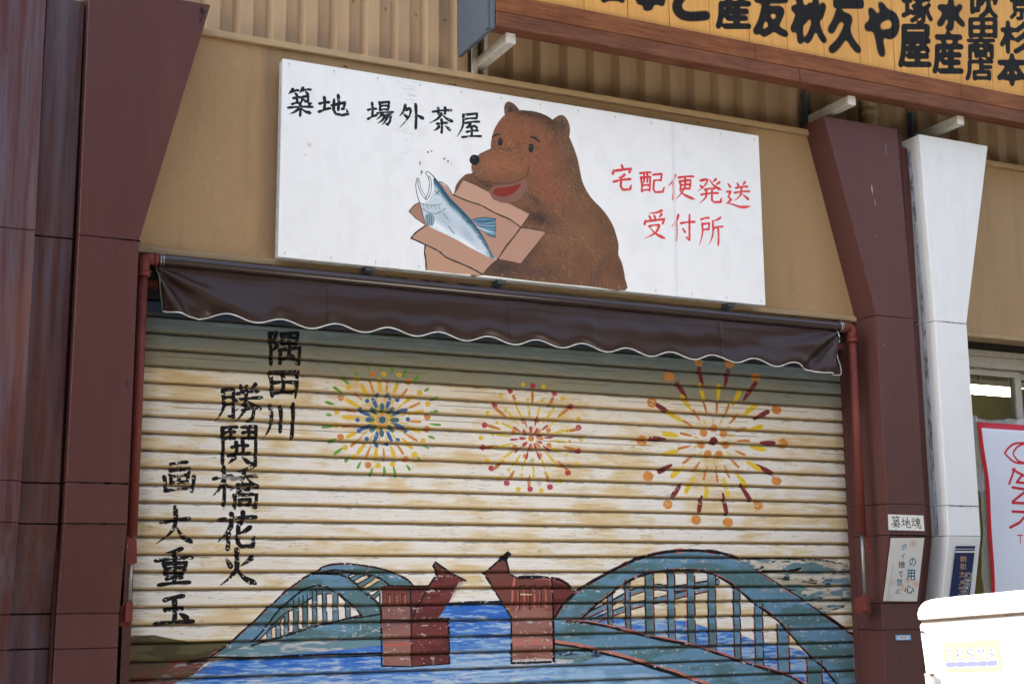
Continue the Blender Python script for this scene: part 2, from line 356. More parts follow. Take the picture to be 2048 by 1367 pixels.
def glyph(cv, ch, box, w, col, wear=None, alpha=1.0, jitter=1.2, thin=1.0):
    bx0, by0, bx1, by1 = box; sx, sy = (bx1-bx0)/100, (by1-by0)/100
    acc = None
    for st in GL[ch].split('|'):
        ty, *ps = st.split(' '); P = [tuple(float(v) for v in q.split(',')) for q in ps]
        P = [(a+random.uniform(-jitter, jitter), b+random.uniform(-jitter, jitter)) for a, b in P]
        if ty == 'k':
            Q = []
            for a, b in zip(P, P[1:]):
                for j in range(6): t = j/6; Q.append((a[0]+(b[0]-a[0])*t, a[1]+(b[1]-a[1])*t))
            Q.append(P[-1])
        elif ty in 'hv':
            (a, b), (c, d) = P[0], P[-1]; bow = 2.0
            mid = ((a+c)/2+(bow if ty == 'v' else 0), (b+d)/2-(bow if ty == 'h' else 0))
            Q = smooth_pts([(a, b), mid, (c, d)], 7)
        else: Q = smooth_pts(P, 8)
        n = len(Q); rd = []
        for i in range(n):
            t = i/(n-1)
            if ty == 'h': k = np.interp(t, [0, .1, .45, .85, 1], [.75, .95, .62, .95, .8])
            elif ty == 'v': k = np.interp(t, [0, .1, .5, .9, 1], [.8, 1.15, .82, 1.0, .55])
            elif ty == 'p': k = np.interp(t, [0, .12, .5, 1], [.8, 1.1, .8, .12])
            elif ty == 'n': k = np.interp(t, [0, .4, .8, 1], [.3, .75, 1.3, .15])
            elif ty == 'd': k = np.interp(t, [0, .5, .85, 1], [.3, .95, 1.15, .7])
            else: k = np.interp(t, [0, .08, .5, .85, 1], [.75, 1.0, .85, .95, .35])
            rd.append(w/2*k*thin)
        Q = [(bx0+q[0]*sx, by0+q[1]*sy) for q in Q]
        cv.blend(cv.stroke_mask(Q, rd), col, alpha, wear)

_fonts = {}
def font_tris(ch):
    if ch in _fonts: return _fonts[ch]
    cu = D.curves.new('letter', 'FONT'); cu.body = ch; cu.size = 1; o = D.objects.new('letter', cu); COL.objects.link(o)
    bpy.context.view_layer.update(); dg = bpy.context.evaluated_depsgraph_get(); ev = o.evaluated_get(dg); me = ev.to_mesh()
    me.calc_loop_triangles(); v = np.array([q.co[:2] for q in me.vertices]).reshape(-1, 2)
    tr = [tuple(q.vertices) for q in me.loop_triangles]
    if len(v): mn, mx = v.min(0), v.max(0); v = (v-mn)/np.maximum(mx-mn, 1e-6)
    ev.to_mesh_clear(); D.objects.remove(o); D.curves.remove(cu)
    _fonts[ch] = (v, tr); return _fonts[ch]
def blur(a, r):
    if r < 1: return a
    for ax in (0, 1):
        for _ in range(2):
            c = np.cumsum(np.pad(a, [(r+1, r) if i == ax else (0, 0) for i in (0, 1)]), axis=ax)
            a = (np.take(c, range(2*r+1, c.shape[ax]), ax)-np.take(c, range(0, c.shape[ax]-2*r-1), ax))/(2*r+1)
    return a
def type_char(cv, ch, box, col, bold=0.0, alpha=1.0, wear=None):
    """a printed character fitted to box=(x0,y0,x1,y1) with y down, thickened by `bold` (share of its height)"""
    v, tr = font_tris(ch)
    if not len(v): return
    x0, y0, x1, y1 = box
    c = [cv.pix(q) for q in ((x0, y1), (x1, y1), (x0, y0), (x1, y0))]
    gh = abs(c[2][1]-c[0][1]); pad = int(gh*bold*1.5)+3
    P = np.array([[c[0][0]*(1-a)*(1-b)+c[1][0]*a*(1-b)+c[2][0]*(1-a)*b+c[3][0]*a*b, c[0][1]*(1-a)*(1-b)+c[1][1]*a*(1-b)+c[2][1]*(1-a)*b+c[3][1]*a*b] for a, b in v])
    X0, Y0 = int(P[:, 0].min())-pad, int(P[:, 1].min())-pad; X1, Y1 = int(P[:, 0].max())+pad, int(P[:, 1].max())+pad
    mk = np.zeros((Y1-Y0, X1-X0), np.float32); P = P-[X0, Y0]
    for t in tr:
        a, b, c_ = P[list(t)]; u0, u1 = int(min(a[0], b[0], c_[0])), int(max(a[0], b[0], c_[0]))+1; v0, v1 = int(min(a[1], b[1], c_[1])), int(max(a[1], b[1], c_[1]))+1
        Xg = np.arange(u0, u1+1)[None]+.5; Yg = np.arange(v0, v1+1)[:, None]+.5
        def e(p, q): return (q[0]-p[0])*(Yg-p[1])-(q[1]-p[1])*(Xg-p[0])
        ar = (b[0]-a[0])*(c_[1]-a[1])-(b[1]-a[1])*(c_[0]-a[0])
        if abs(ar) < 1e-9: continue
        sg = 1 if ar > 0 else -1; la, lb, lc = (math.dist(a, b)+1e-6), (math.dist(b, c_)+1e-6), (math.dist(c_, a)+1e-6)
        q = np.minimum(np.minimum(e(a, b)*sg/la, e(b, c_)*sg/lb), e(c_, a)*sg/lc)
        sub = mk[v0:v1+1, u0:u1+1]; np.maximum(sub, np.clip(q+.75, 0, 1)[:sub.shape[0], :sub.shape[1]], out=sub)
    if bold:
        r = max(1, int(round(gh*bold*.6))); b_ = blur(mk, r); mk = np.clip((b_-.15)*8, 0, 1)
    y0c, x0c = max(0, Y0), max(0, X0); y1c, x1c = min(cv.h, Y1), min(cv.w, X1)
    if y1c <= y0c or x1c <= x0c: return
    cv.blend((y0c, y1c, x0c, x1c, mk[y0c-Y0:y1c-Y0, x0c-X0:x1c-X0]), col, alpha, wear)

def image_mat(name, im, rough=.5, bumpsc=0, bumpst=.2, dirt=0, dirt_col=C8(90, 84, 74), stretch=(1, 1, 1)):
    t = NT(name); tx = t.n('TexImage'); tx.image = im; tx.extension = 'EXTEND'; tx.interpolation = 'Linear'
    col = tx.outputs[0]
    if dirt:
        f = t.noise(stretch, 24, 5, .65); col = t.mix(t.ramp(f, [(.5, 0.0), (.8, dirt)]), col, dirt_col)
    t.color(col); t.rough(rough)
    if bumpsc: t.bump(t.noise(stretch, bumpsc, 4, .6), bumpst, .004)
    return t.m

# =====================================================================================================
# PAINTING ON THE SHUTTER
# =====================================================================================================
SHX0, SHX1, SHZT = 0.0, 3.85, 2.72; PITCHZ = .075
cv = Canvas(-.06, 0.0, 3.92, 2.97, 560, (222, 208, 178)); H, Wd = cv.h, cv.w
zz = (np.arange(H)+.5)/cv.p; xx = cv.x0+(np.arange(Wd)+.5)/cv.p
slat = (SHZT-zz)/PITCHZ; fr = (slat-np.floor(slat))[:, None].astype(np.float32)    # 0 top of a slat .. 1 its bottom
sidx = np.clip(np.floor(slat).astype(int)+4, 0, 60)
pat = fbm(H, Wd, 34, 130, 11, 5); pat2 = fbm(H, Wd, 8, 64, 23, 4); strk = fbm(H, Wd, 2.2, 90, 37, 3); cell = fbm(H, Wd, 90, 110, 51, 3)
rs = np.random.default_rng(3).random(64).astype(np.float32)[sidx][:, None]
tanmix = sstep(.62*pat+.38*pat2+.10*(fr-.5)+.10*(rs-.5)+.55*(cell-.5)+.30*sstep(fr,.78,.84), .42, .74)
def cc(*c): return np.array(c, np.float32)/255
white, tan = cc(232, 226, 215), cc(219, 195, 152)
base = white*(1-tanmix[..., None])+tan*tanmix[..., None]
deep = sstep(pat2*.6+cell*.4, .6, .78)*tanmix; base = base*(1-.22*deep[..., None])+cc(192, 156, 102)*.22*deep[..., None]
base *= (1-.06*sstep(strk, .55, .8))[..., None]
# grey-green top three slats, darker and bluer towards the top
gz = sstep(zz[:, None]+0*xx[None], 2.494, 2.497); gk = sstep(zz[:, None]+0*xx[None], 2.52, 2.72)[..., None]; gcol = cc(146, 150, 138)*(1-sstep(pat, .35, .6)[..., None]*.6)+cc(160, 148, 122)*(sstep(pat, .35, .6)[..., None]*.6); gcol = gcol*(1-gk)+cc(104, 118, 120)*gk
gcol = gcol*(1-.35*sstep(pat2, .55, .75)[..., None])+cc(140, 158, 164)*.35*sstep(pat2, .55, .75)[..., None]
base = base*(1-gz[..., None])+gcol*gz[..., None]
nv = sstep(zz[:, None]+0*xx[None], 2.718, 2.722); base = base*(1-nv[..., None])+cc(40, 56, 74)*nv[..., None]
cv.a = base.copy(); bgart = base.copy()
chip_n = fbm(H, Wd, 4, 7, 71, 4)*.72+fbm(H, Wd, 8, 26, 83, 3)*.28
band = (np.exp(-((fr-.22)/.16)**2)+.8*np.exp(-((fr-.80)/.08)**2))
def wearmask(amount): return 1-sstep(chip_n+.10*band+.0*cell, .74-amount, .78-amount)
w_txt = wearmask(.075); w_txt2 = wearmask(.115); w_fw = wearmask(.03); w_br = wearmask(.05); w_lo = wearmask(.11)

# fireworks -----------------------------------------------------------
def ray(c, ang, r0, r1, w, col, wear=w_fw, ky=1.0, tip='out'):
    ca, sa = math.cos(ang), math.sin(ang)*ky
    P = [(c[0]+ca*(r0+(r1-r0)*t), c[1]+sa*(r0+(r1-r0)*t)) for t in (0, .33, .66, 1)]
    k = [.45, .8, 1.0, .85] if tip == 'out' else [.85, 1, .8, .45]
    cv.blend(cv.stroke_mask(P, [w/2*1.25*q for q in k]), col, .95, wear)
def ringof(n, a0, fn):
    for i in range(n):
        fn(i, a0+2*math.pi*i/n+random.uniform(-.03, .03))
def rr(v, j=.05): return v*random.uniform(1-j, 1+j)
OR, YE, GN, BL, TE = (214, 136, 66), (228, 186, 58), (96, 158, 62), (52, 98, 158), (62, 104, 116)
cv.setmap(630, 710, 5.259, 0.0); c = (700, 682)
ringof(26, .1, lambda i, a: ray(c, a, rr(525), rr(600), rr(26, .2), GN, ky=.98))
ringof(22, .2, lambda i, a: cv.dot((c[0]+rr(490, .04)*math.cos(a), c[1]+rr(490, .04)*math.sin(a)), rr(36 if i % 3 == 0 else 29), (212, 132, 66) if i % 3 == 0 else YE, .93, w_fw))
ringof(26, .05, lambda i, a: ray(c, a, rr(285), rr(415), 36 if i % 2 else 24, YE if i % 2 else OR))
ringof(16, .15, lambda i, a: ray(c, a, rr(180), rr(270, .04), 15, (224, 180, 80)))
ringof(14, .0, lambda i, a: cv.dot((c[0]+rr(262)*math.cos(a), c[1]+rr(262)*math.sin(a)), 23, BL, .95, w_fw))
ringof(8, .35, lambda i, a: ray(c, a, 95, 236, 36, BL))
ringof(18, .1, lambda i, a: ray(c, a, 62, 130, 24, YE))
ringof(8, .0, lambda i, a: ray(c, a, 88, 156, 44, TE))
ringof(16, .2, lambda i, a: cv.dot((c[0]+56*math.cos(a), c[1]+56*math.sin(a)), 9, (218, 130, 60)))
cv.dot(c, 39, TE)
cv.setmap(930, 740, 5.063, 0.0); c = (665, 692); RD = (178, 58, 76)
ringof(14, .26, lambda i, a: cv.dot((c[0]+rr(500, .03)*math.cos(a), c[1]+rr(525, .03)*math.sin(a)), rr(29), RD, .93, w_fw))
ringof(14, .04, lambda i, a: cv.dot((c[0]+rr(505, .03)*math.cos(a), c[1]+rr(540, .03)*math.sin(a)), rr(25), YE, .93, w_fw))
ringof(14, .26, lambda i, a: ray(c, a, rr(350), rr(455), 28, (198, 122, 62), ky=1.04))
ringof(18, .1, lambda i, a: cv.dot((c[0]+rr(385, .03)*math.cos(a), c[1]+rr(390, .03)*math.sin(a)), rr(17), YE, .9, w_fw))
ringof(18, .1, lambda i, a: ray(c, a, 195, rr(335), 20, (222, 190, 60), ky=1.02))
ringof(8, .35, lambda i, a: cv.dot((c[0]+190*math.cos(a), c[1]+190*math.sin(a)), 26, OR, .93, w_fw))
ringof(10, .55, lambda i, a: ray(c, a, 135, rr(215), 18, RD))
ringof(8, .0, lambda i, a: ray(c, a, 62, 112, 26, OR)); ringof(9, .4, lambda i, a: ray(c, a, 58, 110, 20, RD))
cv.dot(c, 30, OR)
cv.setmap(1230, 690, 3.597, 0.0); c = (702, 690); MR = (120, 44, 48)
ringof(14, .02, lambda i, a: cv.dot((c[0]+rr(502, .03)*math.cos(a), c[1]+rr(588, .02)*math.sin(a)), rr(36), OR, .95, w_fw))
ringof(14, .02, lambda i, a: ray(c, a, rr(340), rr(448), 31, MR, ky=1.17, wear=w_fw))
ringof(16, .13, lambda i, a: ray(c, a, rr(262), rr(365), 31, (228, 192, 52), ky=1.12))
ringof(17, .0, lambda i, a: ray(c, a, rr(165), rr(245), 17, (206, 126, 66), ky=1.15))
ringof(14, .2, lambda i, a: ray(c, a, 108, rr(150), 10, (226, 190, 70), ky=1.1))
ringof(7, -.5*math.pi, lambda i, a: cv.dot((c[0]+90*math.cos(a), c[1]+5+rr(100)*math.sin(a)), 28, OR, .95, w_fw))
cv.dot(c, 30, MR)

# bridge ---------------------------------------------------------------
B1, B2 = (98, 140, 164), (82, 118, 122); BK = (24, 24, 28); SAL = (196, 110, 98); GREYW = (186, 184, 180)
blotch = sstep(fbm(H, Wd, 26, 90, 141, 4), .40, .62); blot2 = sstep(fbm(H, Wd, 8, 60, 151, 4), .45, .6)
def paint_art(mk, ca, cb, var, alpha=1.0, wear=None):
    if mk is None: return
    y0, y1, x0, x1, q = mk; q = np.clip(q, 0, 1)*alpha
    if wear is not None: q = q*wear[y0:y1, x0:x1]
    v = var[y0:y1, x0:x1][..., None]; c_ = cc(*ca)*(1-v)+cc(*cb)*v
    cv.a[y0:y1, x0:x1] = cv.a[y0:y1, x0:x1]*(1-q[..., None])+c_*q[..., None]
def under(mk):
    paint_art(mk, (200, 194, 186), (186, 168, 158), blot2)
def restore(mk, wear=None):
    if mk is None: return
    y0, y1, x0, x1, q = mk; q = np.clip(q, 0, 1)[..., None]
    cv.a[y0:y1, x0:x1] = cv.a[y0:y1, x0:x1]*(1-q)+bgart[y0:y1, x0:x1]*q
cv.setmap(380, 1080, 3.531, 0.0)
dep = sstep(np.broadcast_to(-zz[:, None], (H, Wd))+.16*(cell-.5)+.16*sstep(np.broadcast_to(xx[None], (H, Wd)), .9, 1.9), -1.24, -1.02)
# water
wpoly = [(-900, 1010), (-200, 1010), (0, 955), (130, 870), (420, 800), (1350, 560), (1760, 440), (2300, 440), (5000, 440), (5000, 4200), (-900, 4200)]
wm = cv.poly_mask(wpoly)
watermix = np.clip(.85*dep+.7*(pat-.5), 0, 1)
paint_art(wm, (46, 108, 192), (140, 176, 208), watermix)
paint_art(wm, (206, 208, 212), (160, 190, 214), blot2, .8, sstep(fbm(H, Wd, 3.5, 34, 201, 4)*.7+blot2*.12+watermix*.10, .41, .50))
paint_art(wm, (36, 92, 176), (70, 130, 200), blot2, .6, sstep(fbm(H, Wd, 5, 60, 231, 4), .55, .64))
# river bank on the left
paint_art(cv.poly_mask([(-900, 690), (-250, 668), (-120, 696), (0, 715), (140, 712), (300, 702), (190, 790), (120, 828), (30, 845), (-900, 850)]), (92, 86, 58), (74, 66, 46), blot2)
paint_art(cv.poly_mask([(-900, 845), (-100, 850), (60, 845), (150, 838), (90, 880), (20, 950), (-160, 1030), (-900, 1200)]), (84, 70, 50), (112, 62, 52), blotch)
paint_art(cv.poly_mask([(-60, 850), (150, 838), (200, 860), (0, 985), (-400, 1100), (-300, 1010)]), (128, 84, 78), (160, 170, 182), blot2, .7, sstep(fbm(H, Wd, 4, 40, 251, 4), .42, .52))
# left span
deck = [(130, 825), (230, 760), (300, 705), (370, 640), (430, 590), (520, 500), (600, 430), (660, 370), (740, 310), (800, 265), (860, 235), (900, 215), (930, 190), (1000, 170), (1100, 165), (1200, 175), (1300, 190), (1380, 210), (1450, 235), (1510, 265), (1545, 290), (1575, 325), (1345, 325), (1345, 700), (900, 712), (560, 735), (300, 820)]
under(cv.poly_mask(deck)); paint_art(cv.poly_mask(deck), B1, B2, blotch, 1, w_fw)
paint_art(cv.poly_mask([(160, 822), (420, 735), (1345, 600), (1345, 740), (900, 790), (420, 822)]), (184, 182, 180), (104, 140, 150), sstep(fbm(H, Wd, 9, 60, 301, 4), .42, .55))
paint_art(cv.poly_mask([(430, 745), (900, 640), (1345, 560), (1345, 690), (900, 700), (560, 715)]), B1, B2, blotch, 1, w_lo)
op = [[(480, 708), (540, 645), (541, 700)], [(570, 622), (603, 600), (604, 686), (575, 690)], [(635, 562), (662, 535), (662, 668), (638, 675)], [(692, 500), (728, 490), (728, 642), (695, 655)],
      [(762, 462), (792, 450), (795, 620), (762, 630)], [(828, 415), (860, 400), (862, 600), (828, 612)], [(893, 382), (930, 376), (935, 590), (893, 600)], [(958, 377), (1005, 376), (1005, 576), (965, 583)],
      [(1040, 376), (1095, 430), (1095, 555), (1045, 567)], [(1128, 450), (1165, 468), (1204, 525), (1128, 543)],
      [(960, 225), (985, 213), (1012, 212), (990, 228)], [(1038, 236), (1078, 216), (1092, 222), (1066, 238)], [(1105, 256), (1150, 234), (1182, 240), (1130, 263)], [(1145, 290), (1220, 248), (1272, 255), (1180, 306)],
      [(1200, 335), (1310, 264), (1346, 276), (1240, 342)], [(1250, 372), (1325, 342), (1327, 356), (1280, 390)], [(1297, 412), (1335, 378), (1335, 440), (1325, 440)]]
for o_ in op: restore(cv.poly_mask(o_))
K = dict(col=BK, wear=w_br)
def ink(pts, w=9, sm=5, col=BK, j=.28, wear=w_br): cv.line(pts, w*1.42, col, 1, wear, sm, False, j)
ink(deck[:22], 11, 4, SAL, .5); ink(deck[:22], 9, 4)
for o_ in op: ink(o_+[o_[0]], 6, 0, SAL, .3); ink(o_+[o_[0]], 5, 0)
ink([(440, 712), (520, 625), (600, 520), (680, 440), (740, 390), (800, 348), (850, 328), (900, 318), (960, 328), (1010, 358), (1060, 385), (1110, 430), (1160, 472), (1212, 537)], 9)
ink([(545, 640), (620, 555), (700, 490), (780, 452), (862, 402)], 6)
for x_ in (625, 660, 690, 728, 765, 795, 825, 860, 892, 932): ink([(x_, 340+abs(x_-900)*.45), (x_, 480)], 5, 0)
ink([(860, 235), (950, 234), (1040, 240), (1100, 258), (1150, 292), (1200, 342), (1250, 386), (1300, 422), (1338, 462)], 9)
ink([(930, 222), (1010, 208), (1090, 214), (1180, 236), (1260, 243), (1330, 262), (1400, 312)], 7)
ink([(430, 742), (560, 705), (640, 682), (800, 632), (900, 602), (1000, 582), (1100, 552), (1212, 540), (1340, 520)], 8)
ink([(-20, 868), (150, 824), (420, 828), (900, 806), (1350, 795)], 11, 3)
ink([(1338, 462), (1345, 540), (1345, 700)], 7, 0)
# left tower
TA, TB = (150, 104, 94), (118, 70, 62)
under(cv.poly_mask([(1350, 332), (1400, 318), (1545, 322), (1562, 550), (1562, 880), (1365, 892), (1352, 560)])); paint_art(cv.poly_mask([(1350, 332), (1400, 318), (1545, 322), (1562, 550), (1562, 880), (1365, 892), (1352, 560)]), TA, (136, 92, 86), blotch, 1, w_fw)
paint_art(cv.poly_mask([(1350, 332), (1400, 318), (1545, 322), (1556, 466), (1352, 466)]), TB, (112, 60, 54), blotch)
under(cv.poly_mask([(1550, 325), (1682, 320), (1744, 232), (1713, 182), (1730, 150), (1825, 222), (1942, 286), (1888, 340), (1756, 540), (1825, 552), (1825, 872), (1565, 884)])); paint_art(cv.poly_mask([(1550, 325), (1682, 320), (1744, 232), (1713, 182), (1730, 150), (1825, 222), (1942, 286), (1888, 340), (1756, 540), (1825, 552), (1825, 872), (1565, 884)]), (114, 56, 54), (96, 46, 46), blotch, 1, w_fw)
cv.poly([(1890, 300), (1942, 282), (1905, 345), (1870, 390), (1820, 445), (1850, 380)], (208, 200, 190), .9, w_txt2)
for x_ in (1378, 1430, 1486): ink([(x_, 458), (x_, 378), (x_+28, 378), (x_+28, 455)], 6, 0, SAL, .3); ink([(x_+3, 458), (x_+3, 380), (x_+30, 380)], 4, 0)
ink([(1350, 332), (1400, 318), (1545, 322), (1680, 322), (1744, 232), (1713, 182), (1728, 152), (1825, 222), (1942, 284)], 10, 0)
ink([(1552, 330), (1558, 560), (1562, 880)], 8, 0); ink([(1680, 330), (1620, 440), (1566, 540)], 7, 0); ink([(1350, 560), (1600, 566), (1825, 552)], 8, 0)
ink([(1350, 470), (1350, 885)], 9, 0, SAL); ink([(1348, 470), (1350, 885), (1560, 890), (1830, 868)], 8, 0); ink([(1822, 552), (1828, 868)], 12, 0)
ink([(1366, 736), (1430, 736), (1560, 732)], 7, 0, (206, 92, 80), .5); ink([(1820, 447), (2050, 432), (2300, 455)], 12, 3, (28, 40, 62))
# right tower and span
cv.setmap(900, 1080, 2.4976, 0.0)
under(cv.poly_mask([(168, 165), (240, 100), (276, 90), (292, 160), (322, 185), (500, 190), (512, 370), (512, 600), (305, 616), (305, 385), (232, 270)])); paint_art(cv.poly_mask([(168, 165), (240, 100), (276, 90), (292, 160), (322, 185), (500, 190), (512, 370), (512, 600), (305, 616), (305, 385), (232, 270)]), TA, (128, 78, 68), blotch, 1, w_fw)
paint_art(cv.poly_mask([(168, 165), (240, 100), (276, 90), (292, 160), (322, 185), (500, 190), (512, 312), (280, 330), (232, 270)]), TB, (124, 66, 58), blotch)
paint_art(cv.poly_mask([(506, 192), (560, 205), (622, 256), (560, 322), (515, 382)]), (112, 54, 52), (100, 46, 46), blotch)
arch_o = [(520, 382), (560, 322), (650, 240), (780, 165), (900, 105), (1000, 72), (1100, 55), (1200, 50), (1320, 58), (1420, 85), (1540, 150), (1660, 230), (1760, 292), (1880, 380), (2010, 470), (2010, 720), (1900, 980), (1270, 717), (1000, 625), (850, 580), (700, 545), (620, 525), (515, 512)]
restore(cv.poly_mask([(560, 400), (700, 330), (900, 200), (1200, 150), (1500, 250), (1900, 430), (2020, 500), (2020, 0), (1420, 80), (800, 150)]))
under(cv.poly_mask(arch_o)); paint_art(cv.poly_mask(arch_o), B1, B2, blotch, 1, w_fw)
win = [(655, 385), (720, 325), (800, 265), (880, 205), (960, 170), (1060, 150), (1180, 145), (1280, 155), (1400, 215), (1510, 305), (1620, 385), (1690, 460), (1790, 570), (1870, 640), (1935, 730), (2010, 860), (1760, 717), (1700, 677), (1580, 640), (1450, 600), (1330, 560), (1200, 520), (1050, 490), (900, 455), (800, 430), (700, 410), (640, 404)]
wmk = cv.poly_mask(win); restore(wmk)
wl = cv.poly_mask([(640, 330), (780, 330), (800, 385), (1000, 392), (1180, 400), (1300, 440), (1400, 450), (1520, 500), (1640, 520), (1800, 560), (2010, 760), (2010, 900), (1700, 900), (640, 440)])
f1, f2 = cv.full(wmk), cv.full(wl); inter = f1*f2; mk = (0, H, 0, Wd, inter)
paint_art(mk, (58, 116, 190), (120, 165, 210), sstep(pat2, .4, .6)); paint_art(mk, GREYW, (150, 185, 214), blot2, .85, sstep(fbm(H, Wd, 4, 30, 401, 4), .50, .58))
for pl in ([(655, 385), (780, 325), (900, 262), (1010, 232), (1110, 240), (1180, 232), (1335, 205)], [(700, 408), (900, 330), (1100, 282), (1180, 262), (1290, 238)]):
    cv.line(pl, 26, (104, 136, 150), 1, w_br, 5); ink([(a, b-13) for a, b in pl], 5); ink([(a, b+13) for a, b in pl], 5, 5, SAL, .4); ink([(a+2, b+15) for a, b in pl], 4)
def curve_y(pl, x):
    P = sorted(pl); return float(np.interp(x, [p[0] for p in P], [p[1] for p in P]))
innr = win[:16]; dk = win[15:][::-1]
for xa, xb in ((780, 805), (868, 893), (968, 1010), (1080, 1115), (1178, 1215), (1282, 1320), (1410, 1442), (1515, 1555), (1628, 1685), (1776, 1850)):
    ya, yb = curve_y(innr, (xa+xb)/2)-6, curve_y([q for q in win[16:]]+[(2010, 860)], (xa+xb)/2)+4
    paint_art(cv.poly_mask([(xa, ya), (xb, ya), (xb+6, yb), (xa+6, yb)]), B2, B1, blotch)
    for x_ in (xa, xb):
        ink([(x_, ya), (x_+2, (ya+yb)/2), (x_+6, yb)], 6, 0, SAL, .4); ink([(x_+2, ya), (x_+4, (ya+yb)/2), (x_+8, yb)], 5, 0)
ink(arch_o[:15], 13, 4, SAL, .5, w_txt); ink(arch_o[:15], 11, 4); ink(innr, 9, 4, SAL, .5); ink([(a, b+3) for a, b in innr], 9, 4)
dl = [(580, 402), (640, 404)]+win[16:][::-1][1:]+[(1760, 717), (1800, 745)]
ink(dl, 12, 3, SAL, .5); ink([(a, b+4) for a, b in dl], 8, 3, BK, .5)
lowdeck = [(515, 512), (620, 525), (700, 545), (850, 580), (1000, 625), (1130, 665), (1270, 717), (1500, 800)]
paint_art(cv.poly_mask([(515, 616), (515, 540), (620, 535)]+lowdeck[2:]+[(2100, 1100), (2100, 2600), (515, 2600)]), (112, 152, 182), (150, 184, 210), blotch, .88, 1-.5*w_lo*0); paint_art(cv.poly_mask([(1270, 717), (1500, 800), (2100, 1000), (2100, 500), (1960, 740)]), B1, B2, blotch)
ink([(a, b-4) for a, b in lowdeck], 15, 3, (200, 122, 106), .4); ink([(a, b+5) for a, b in lowdeck], 9, 3, BK, .6)
paint_art(cv.poly_mask([(515, 520), (620, 535), (760, 575), (640, 610), (520, 600)]), (96, 124, 118), (40, 52, 66), blot2, .9, w_lo)
cv.poly([(300, 596), (420, 588), (620, 594), (600, 612), (430, 620), (300, 624)], (206, 202, 196), .85, w_txt2)
cv.poly([(305, 490), (420, 482), (512, 492), (512, 520), (400, 522), (305, 526)], (196, 118, 104), .85, w_txt2)
for x_ in (340, 392, 448): ink([(x_, 340), (x_, 232), (x_+26, 228), (x_+28, 338)], 6, 0, SAL, .4); ink([(x_+3, 342), (x_+2, 230), (x_+30, 226)], 5, 0)
cv.poly([(345, 265), (410, 268), (400, 273), (350, 272)], (214, 196, 150))
ink([(168, 165), (240, 100), (280, 92)], 7, 0); ink([(245, 100), (285, 62), (296, 70), (272, 100)], 9, 0); cv.poly([(240, 98), (282, 58), (298, 70), (270, 102)], BK)
ink([(276, 92), (292, 160), (322, 187)], 8, 0); ink([(168, 165), (232, 270), (303, 385), (303, 612), (500, 606)], 8, 0); ink([(322, 187), (400, 182), (500, 192), (560, 205), (622, 256)], 11, 3, SAL, .5); ink([(322, 185), (480, 184), (560, 205), (622, 256)], 9, 3)
ink([(502, 195), (510, 310), (512, 600)], 9, 0, SAL); ink([(504, 195), (512, 310), (515, 600)], 8, 0); ink([(318, 190), (310, 250), (306, 320)], 7, 0, SAL); ink([(0, 318), (120, 312), (255, 305)], 9, 3, (28, 40, 62))
# far right patch of half-lost paint
pw = cv.poly_mask([(1420, 90), (1560, 92), (1780, 94), (1900, 102), (1995, 130), (2030, 280), (1960, 335), (1860, 365), (1760, 292), (1540, 152)])
paint_art(pw, (96, 128, 132), (108, 142, 158), blotch); paint_art(pw, (214, 204, 186), (190, 176, 150), blot2, .9, sstep(fbm(H, Wd, 16, 60, 431, 5), .47, .52)); paint_art(pw, BK, BK, blot2, .8, sstep(fbm(H, Wd, 7, 30, 441, 4), .68, .71))
ink([(1430, 95), (1600, 90), (1850, 98), (1980, 122)], 7, 3, (60, 60, 58), .6, w_txt2); ink([(1560, 155), (1700, 150), (1745, 140)], 7, 3, BK, .6)
# lettering
INK = (22, 22, 25)
cv.setmap(230, 640, 3.598, 0.0)
for ch, bx, w, wr in (('隅', (1090, 82, 1338, 328), 33, w_fw), ('田', (1092, 364, 1326, 565), 36, w_txt), ('川', (1062, 604, 1298, 858), 33, w_txt), ('勝', (722, 462, 1052, 733), 32, w_txt), ('鬨', (750, 752, 1028, 1050), 31, w_fw), ('橋', (702, 1047, 1032, 1362), 31, w_txt2), ('画', (337, 1014, 574, 1238), 30, w_txt2)):
    glyph(cv, ch, bx, w, INK, wr)
cv.poly([(740, 1130), (800, 1118), (880, 1122), (925, 1140), (860, 1162), (800, 1150)], (176, 170, 164), .7)
cv.setmap(230, 960, 3.3585, 0.0)
for ch, bx, w, wr in (('花', (688, 214, 943, 468), 34, w_txt), ('火', (697, 465, 948, 708), 36, w_txt2), ('大', (277, 179, 525, 430), 32, w_txt2), ('重', (270, 454, 518, 710), 31, w_fw), ('玉', (264, 770, 523, 966), 36, w_txt)):
    glyph(cv, ch, bx, w, INK, wr)
# grime at slat tops, darker brown slat bottoms and side edges, scratches, bare chips
gr = fbm(H, Wd, 2.5, 26, 501, 4); gr2 = fbm(H, Wd, 40, 60, 511, 3)
g1 = np.exp(-((fr-.10)/.045)**2)*sstep(gr+.6*(gr2-.5), .52, .68)*.5
g2 = np.exp(-((fr-.95)/.06)**2)*(.30+.4*gr)
line1 = np.exp(-((fr-.40)/.018)**2)*sstep(fbm(H, Wd, 30, 180, 521, 2), .56, .62)*(zz[:, None] > 2.2)*.7
g3 = sstep(fbm(H, Wd, 2, 22, 531, 4)+.3*(gr2-.5), .76, .80)*.35
edge = sstep(-np.broadcast_to(xx[None], (H, Wd))+.05*(gr-.5), -.09, .0)*.35+sstep(np.broadcast_to(xx[None], (H, Wd)), 3.76, 3.86)*.4
for g, c_ in ((g1, cc(72, 70, 68)), (g2, cc(96, 74, 46)), (line1, cc(62, 62, 60)), (g3, cc(96, 90, 82)), (edge*(.4+gr), cc(84, 72, 56))):
    g = np.clip(g, 0, 1)[..., None]; cv.a = cv.a*(1-g)+c_*g
